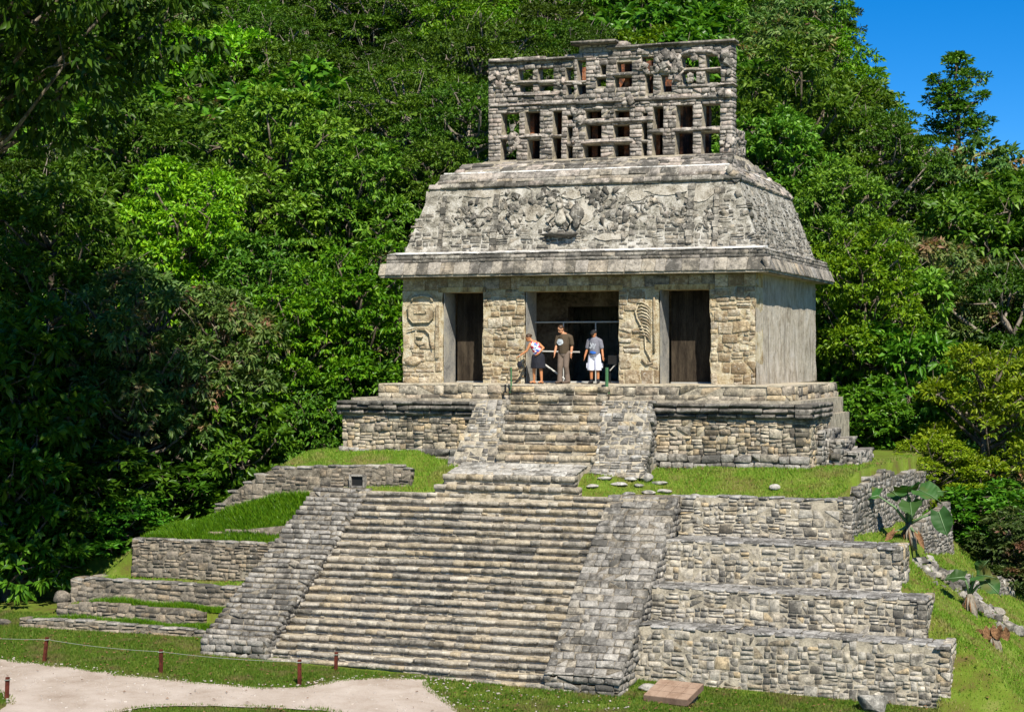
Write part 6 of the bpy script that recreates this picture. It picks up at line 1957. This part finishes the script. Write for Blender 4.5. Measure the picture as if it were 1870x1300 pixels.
# --- man in the brown shirt
px0 = Vector((-0.10, -0.55, ZP))
man = empty('person', px0, 'person in brown T-shirt with pale print and taupe trousers, looking down, in the middle', 'person', 'visitors at the temple door')
J = lambda x, y, z: px0 + Vector((x, y, z))
mb = MB()
limb(mb, [J(0, 0, .95), J(.0, -.01, 1.2), J(0.01, -.0, 1.42)], [.135, .14, .14])
limb(mb, [J(0.0, -.0, 1.42), J(-.03, -.03, 1.53), J(-.05, -.05, 1.58)], [.07, .058, .055])
hc = J(-.07, -.08, 1.645)
lk = head(mb, hc, (-.55, -.75, -.55), 1.06)
limb(mb, [J(-.17, -.0, 1.42), J(-.22, -.05, 1.15), J(-.25, -.14, .92)], [.06, .045, .033]); hand(mb, J(-.25, -.14, .92), (-.05, -.1, -1), (.2, -1, 0), (1, 0, 0))
limb(mb, [J(.19, .0, 1.42), J(.25, .03, 1.15), J(.24, -.03, .9)], [.06, .046, .034]); hand(mb, J(.24, -.03, .9), (-.05, -.1, -1), (.1, -1, 0), (-1, 0, 0))
limb(mb, [J(-.09, 0, .95), J(-.10, -.03, .52), J(-.10, .02, .1)], [.085, .06, .042]); limb(mb, [J(.09, 0, .95), J(.07, -.02, .52), J(.05, .1, .1)], [.085, .06, .042])
remeshed(mb, 'body', M['skin2'], man)
face_bits(man, hc, *lk, 1.06, M['lip'])
mb = MB()
limb(mb, [J(0, 0, .92), J(0, -.01, 1.05), J(0.0, -.02, 1.2), J(.01, 0, 1.38), J(.01, 0, 1.44)], [.165, .172, .178, .17, .12], (0, 1))
limb(mb, [J(-.1, 0, 1.43), J(-.19, 0, 1.4), J(-.225, -.03, 1.2)], [.09, .08, .075]); limb(mb, [J(.12, 0, 1.43), J(.21, .0, 1.4), J(.245, .02, 1.2)], [.09, .08, .075])
remeshed(mb, 'shirt', M['brown_shirt'], man)
mb = MB()
limb(mb, [J(-.02, 0, .95), J(0, 0, .90)], [.15, .15])
limb(mb, [J(-.08, 0, .93), J(-.105, -.05, .52), J(-.12, -.02, .3), J(-.13, .0, .06)], [.115, .085, .075, .085], (3,)); limb(mb, [J(.08, 0, .93), J(.075, -.03, .52), J(.08, .06, .3), J(.085, .11, .06)], [.115, .085, .075, .085], (3,))
remeshed(mb, 'trousers', M['trousers'], man)
mb = MB(); shoe(mb, J(-.13, -.01, 0), (-.5, -.9, 0)); remeshed(mb, 'shoe', M['shoe'], man)
mb = MB(); shoe(mb, J(.085, .08, 0), (-.7, -.6, 0)); remeshed(mb, 'shoe', M['shoe'], man)
l_, s_v, u_ = lk
mb = MB(); mb.ball(hc + u_ * .045 - l_ * .022, (.088, .1, .088), 14, 10, Matrix((s_v, l_, u_)).transposed()); mb.ball(hc - l_ * .055 - u_ * .01, (.08, .055, .085), 12, 8, Matrix((s_v, l_, u_)).transposed()); remeshed(mb, 'hair', M['hair'], man)
patch(man, 'shirt_print', M['print_pale'], J(-.07, -.185, 1.26), (1, -.25, 0), (0, 0, 1), (-.25, -1, 0), .115, .095, .02)
patch(man, 'shirt_print', M['print_grey'], J(-.07, -.192, 1.245), (1, -.25, 0), (.2, 0, 1), (-.25, -1, 0), .07, .02, .01)
mb = MB(); mb.tube([J(.205, -.03, .93), J(.24, -.07, .925), J(.275, -.03, .93), J(.24, .01, .935), J(.205, -.03, .93)], .009, 6); mb.build('wristwatch', M['watch'], man, True)

# --- boy in the grey shirt
px0 = Vector((0.86, -0.5, ZP))
boy = empty('person', px0, 'person in black cap, grey printed T-shirt and white cargo shorts, standing on the right', 'person', 'visitors at the temple door')
mb = MB()
limb(mb, [J(0, 0, .88), J(0, 0, 1.1), J(0, 0, 1.3)], [.13, .135, .13]); limb(mb, [J(0, 0, 1.3), J(0, -.02, 1.4), J(0, -.03, 1.45)], [.065, .055, .053])
hc = J(-.01, -.05, 1.495)
lk = head(mb, hc, (-.1, -.95, -.2), 1.0)
for q in (-1, 1):
    limb(mb, [J(.16 * q, 0, 1.29), J(.235 * q, .0, 1.04), J(.285 * q, -.07, .82)], [.055, .042, .032]); hand(mb, J(.285 * q, -.07, .82), (.12 * q, -.15, -1), (-.2 * q, -1, 0), (-q, 0, 0), .95)
    limb(mb, [J(.09 * q, 0, .88), J(.10 * q, -.01, .47), J(.105 * q, .02, .09)], [.085, .058, .04])
remeshed(mb, 'body', M['skin3'], boy)
face_bits(boy, hc, *lk, 1.0, M['lip'])
mb = MB()
limb(mb, [J(0, 0, .82), J(0, -.01, 1.0), J(0, -.01, 1.15), J(0, 0, 1.28), J(0, 0, 1.33)], [.165, .168, .17, .16, .11], (0,))
for q in (-1, 1): limb(mb, [J(.1 * q, 0, 1.31), J(.175 * q, 0, 1.28), J(.22 * q, -.0, 1.1)], [.085, .078, .075])
remeshed(mb, 'shirt', M['grey_shirt'], boy)
mb = MB()
limb(mb, [J(-.03, 0, .84), J(.03, 0, .84)], [.15, .15])
for q in (-1, 1): limb(mb, [J(.08 * q, 0, .84), J(.105 * q, -.005, .6), J(.115 * q, -.01, .40)], [.115, .115, .11], (2,)); mb.box(px0.x + .115 * q + (.05 if q > 0 else -.13), px0.x + .115 * q + (.13 if q > 0 else -.05), px0.y - .06, px0.y + .08, ZP + .47, ZP + .62)
remeshed(mb, 'shorts', M['white_shorts'], boy)
for q in (-1, 1):
    mb = MB(); shoe(mb, J(.11 * q, .02, 0), (.15 * q, -1, 0), .98); limb(mb, [J(.107 * q, .02, .08), J(.105 * q, .02, .14)], [.05, .048]); remeshed(mb, 'shoe', M['black_shoe'], boy)
l_, s_v, u_ = lk
R3 = Matrix((s_v, l_, u_)).transposed()
mb = MB(); mb.ball(hc + u_ * .06 - l_ * .01, (.086, .104, .072), 14, 10, R3); mb.ball(hc + u_ * .045 + l_ * .115, (.072, .075, .012), 14, 8, R3); remeshed(mb, 'cap', M['cap_cloth'], boy, 0.007)
for (px1, pz1, aw, ah, sl) in ((-.06, 1.17, .022, .07, .3), (-.02, 1.15, .02, .08, -.2), (.02, 1.18, .02, .06, .5), (.06, 1.14, .018, .07, -.3), (-.08, 1.09, .03, .03, 0), (.03, 1.08, .025, .04, .4), (.085, 1.18, .016, .03, 0)):
    patch(boy, 'shirt_print', M['print_grey'], J(px1, -.182 + abs(px1) * .12, pz1), (1, 0, sl), (-sl, 0, 1), (0, -1, 0), aw, ah, .004)
patch(boy, 'shirt_print', M['print_blue'], J(.0, -.188, .945), (1, 0, -.1), (0, 0, 1), (0, -1, 0), .10, .04, .03)

# --- woman bending towards the pier
px0 = Vector((-0.98, -0.55, ZP))
wom = empty('person', px0, 'person in floral sleeveless top and black skirt bending and reaching towards the wall', 'person', 'visitors at the temple door')
mb = MB()
limb(mb, [J(.06, 0, .86), J(.02, -.02, 1.02), J(-.06, -.03, 1.2)], [.13, .115, .125]); limb(mb, [J(-.06, -.03, 1.2), J(-.14, -.05, 1.3), J(-.19, -.06, 1.34)], [.062, .05, .048])
hc = J(-.235, -.08, 1.385)
lk = head(mb, hc, (-.75, -.5, -.6), .98)
limb(mb, [J(-.17, -.1, 1.2), J(-.27, -.14, .99), J(-.48, -.2, .84)], [.05, .038, .029]); hand(mb, J(-.48, -.2, .84), (-.8, -.1, -.5), (0, -1, 0), (0, 0, 1), .92, .6)
limb(mb, [J(.05, .02, 1.22), J(.24, -.06, 1.08), J(.13, -.18, .92)], [.05, .04, .03]); hand(mb, J(.13, -.18, .92), (-.6, -.3, -.5), (0, -.5, .8), (0, -1, 0), .92, .9)
limb(mb, [J(-.02, -.02, .86), J(-.06, -.06, .46), J(-.08, .0, .08)], [.085, .06, .036]); limb(mb, [J(.12, 0, .86), J(.15, -.03, .46), J(.17, -.02, .08)], [.085, .06, .036])
for (x, d) in ((-.08, (-.6, -.8, 0)), (.17, (-.4, -.9, 0))):
    d = Vector(d).normalized(); limb(mb, [J(x, 0, .03) - d * .03, J(x, 0, .045) + d * .06, J(x, 0, .03) + d * .14], [.035, .034, .028])
remeshed(mb, 'body', M['skin1'], wom)
face_bits(wom, hc, *lk, .98, M['lip'])
mb = MB(); limb(mb, [J(.05, 0, .88), J(.02, -.02, 1.02), J(-.04, -.03, 1.14), J(-.07, -.035, 1.2)], [.15, .14, .15, .12]); limb(mb, [J(-.12, -.06, 1.2), J(-.1, -.02, 1.27)], [.035, .03]); limb(mb, [J(.02, .0, 1.2), J(-.03, .0, 1.28)], [.035, .03]); remeshed(mb, 'top', M['floral'], wom)
mb = MB(); limb(mb, [J(.05, 0, .9), J(.06, 0, .8), J(.06, -.02, .62), J(.06, -.02, .46)], [.15, .175, .19, .2], (2, 3)); limb(mb, [J(-.03, -.03, .8), J(-.05, -.05, .46)], [.12, .12], (1,)); limb(mb, [J(.14, -.02, .8), J(.18, -.03, .46)], [.13, .13], (1,)); remeshed(mb, 'skirt', M['black_cloth'], wom)
for (x, d) in ((-.08, (-.6, -.8, 0)), (.17, (-.4, -.9, 0))):
    d = Vector(d).normalized()
    mb = MB(); limb(mb, [J(x, 0, .012) - d * .05, J(x, 0, .012) + d * .05, J(x, 0, .012) + d * .15], [.026, .03, .028]); s2 = d.cross(Vector((0, 0, 1)))
    mb.tube([J(x, 0, .02) + d * .08 - s2 * .04, J(x, 0, .075) + d * .08, J(x, 0, .02) + d * .08 + s2 * .04], .012, 6); remeshed(mb, 'sandal', M['black_shoe'], wom, 0.007, 2)
l_, s_v, u_ = lk
R3 = Matrix((s_v, l_, u_)).transposed()
mb = MB(); mb.ball(hc + u_ * .04 - l_ * .024, (.084, .096, .086), 14, 10, R3); mb.ball(hc - l_ * .1 + u_ * .02, (.045, .05, .045), 12, 8, R3); remeshed(mb, 'hair', M['hair'], wom)
mb = MB(); mb.tube([J(-.455, -.2, .835), J(-.46, -.235, .855), J(-.475, -.2, .885), J(-.46, -.165, .86), J(-.455, -.2, .835)], .009, 6); mb.build('bracelet', M['watch'], wom, True)
bag = empty('shoulder_bag', J(-.5, -.12, .52), 'small dark bag dangling from the reaching hand beside the pier', 'bag')
mb = MB(); mb.ball(J(-.5, -.14, .58), (.085, .04, .10), 12, 8); mb.build('pouch', M['black_cloth'], bag, True)
mb = MB(); mb.tube([J(-.545, -.14, .64), J(-.53, -.19, .82), J(-.47, -.19, .82), J(-.455, -.14, .64)], .008, 5); mb.build('strap', M['black_cloth'], bag, True)
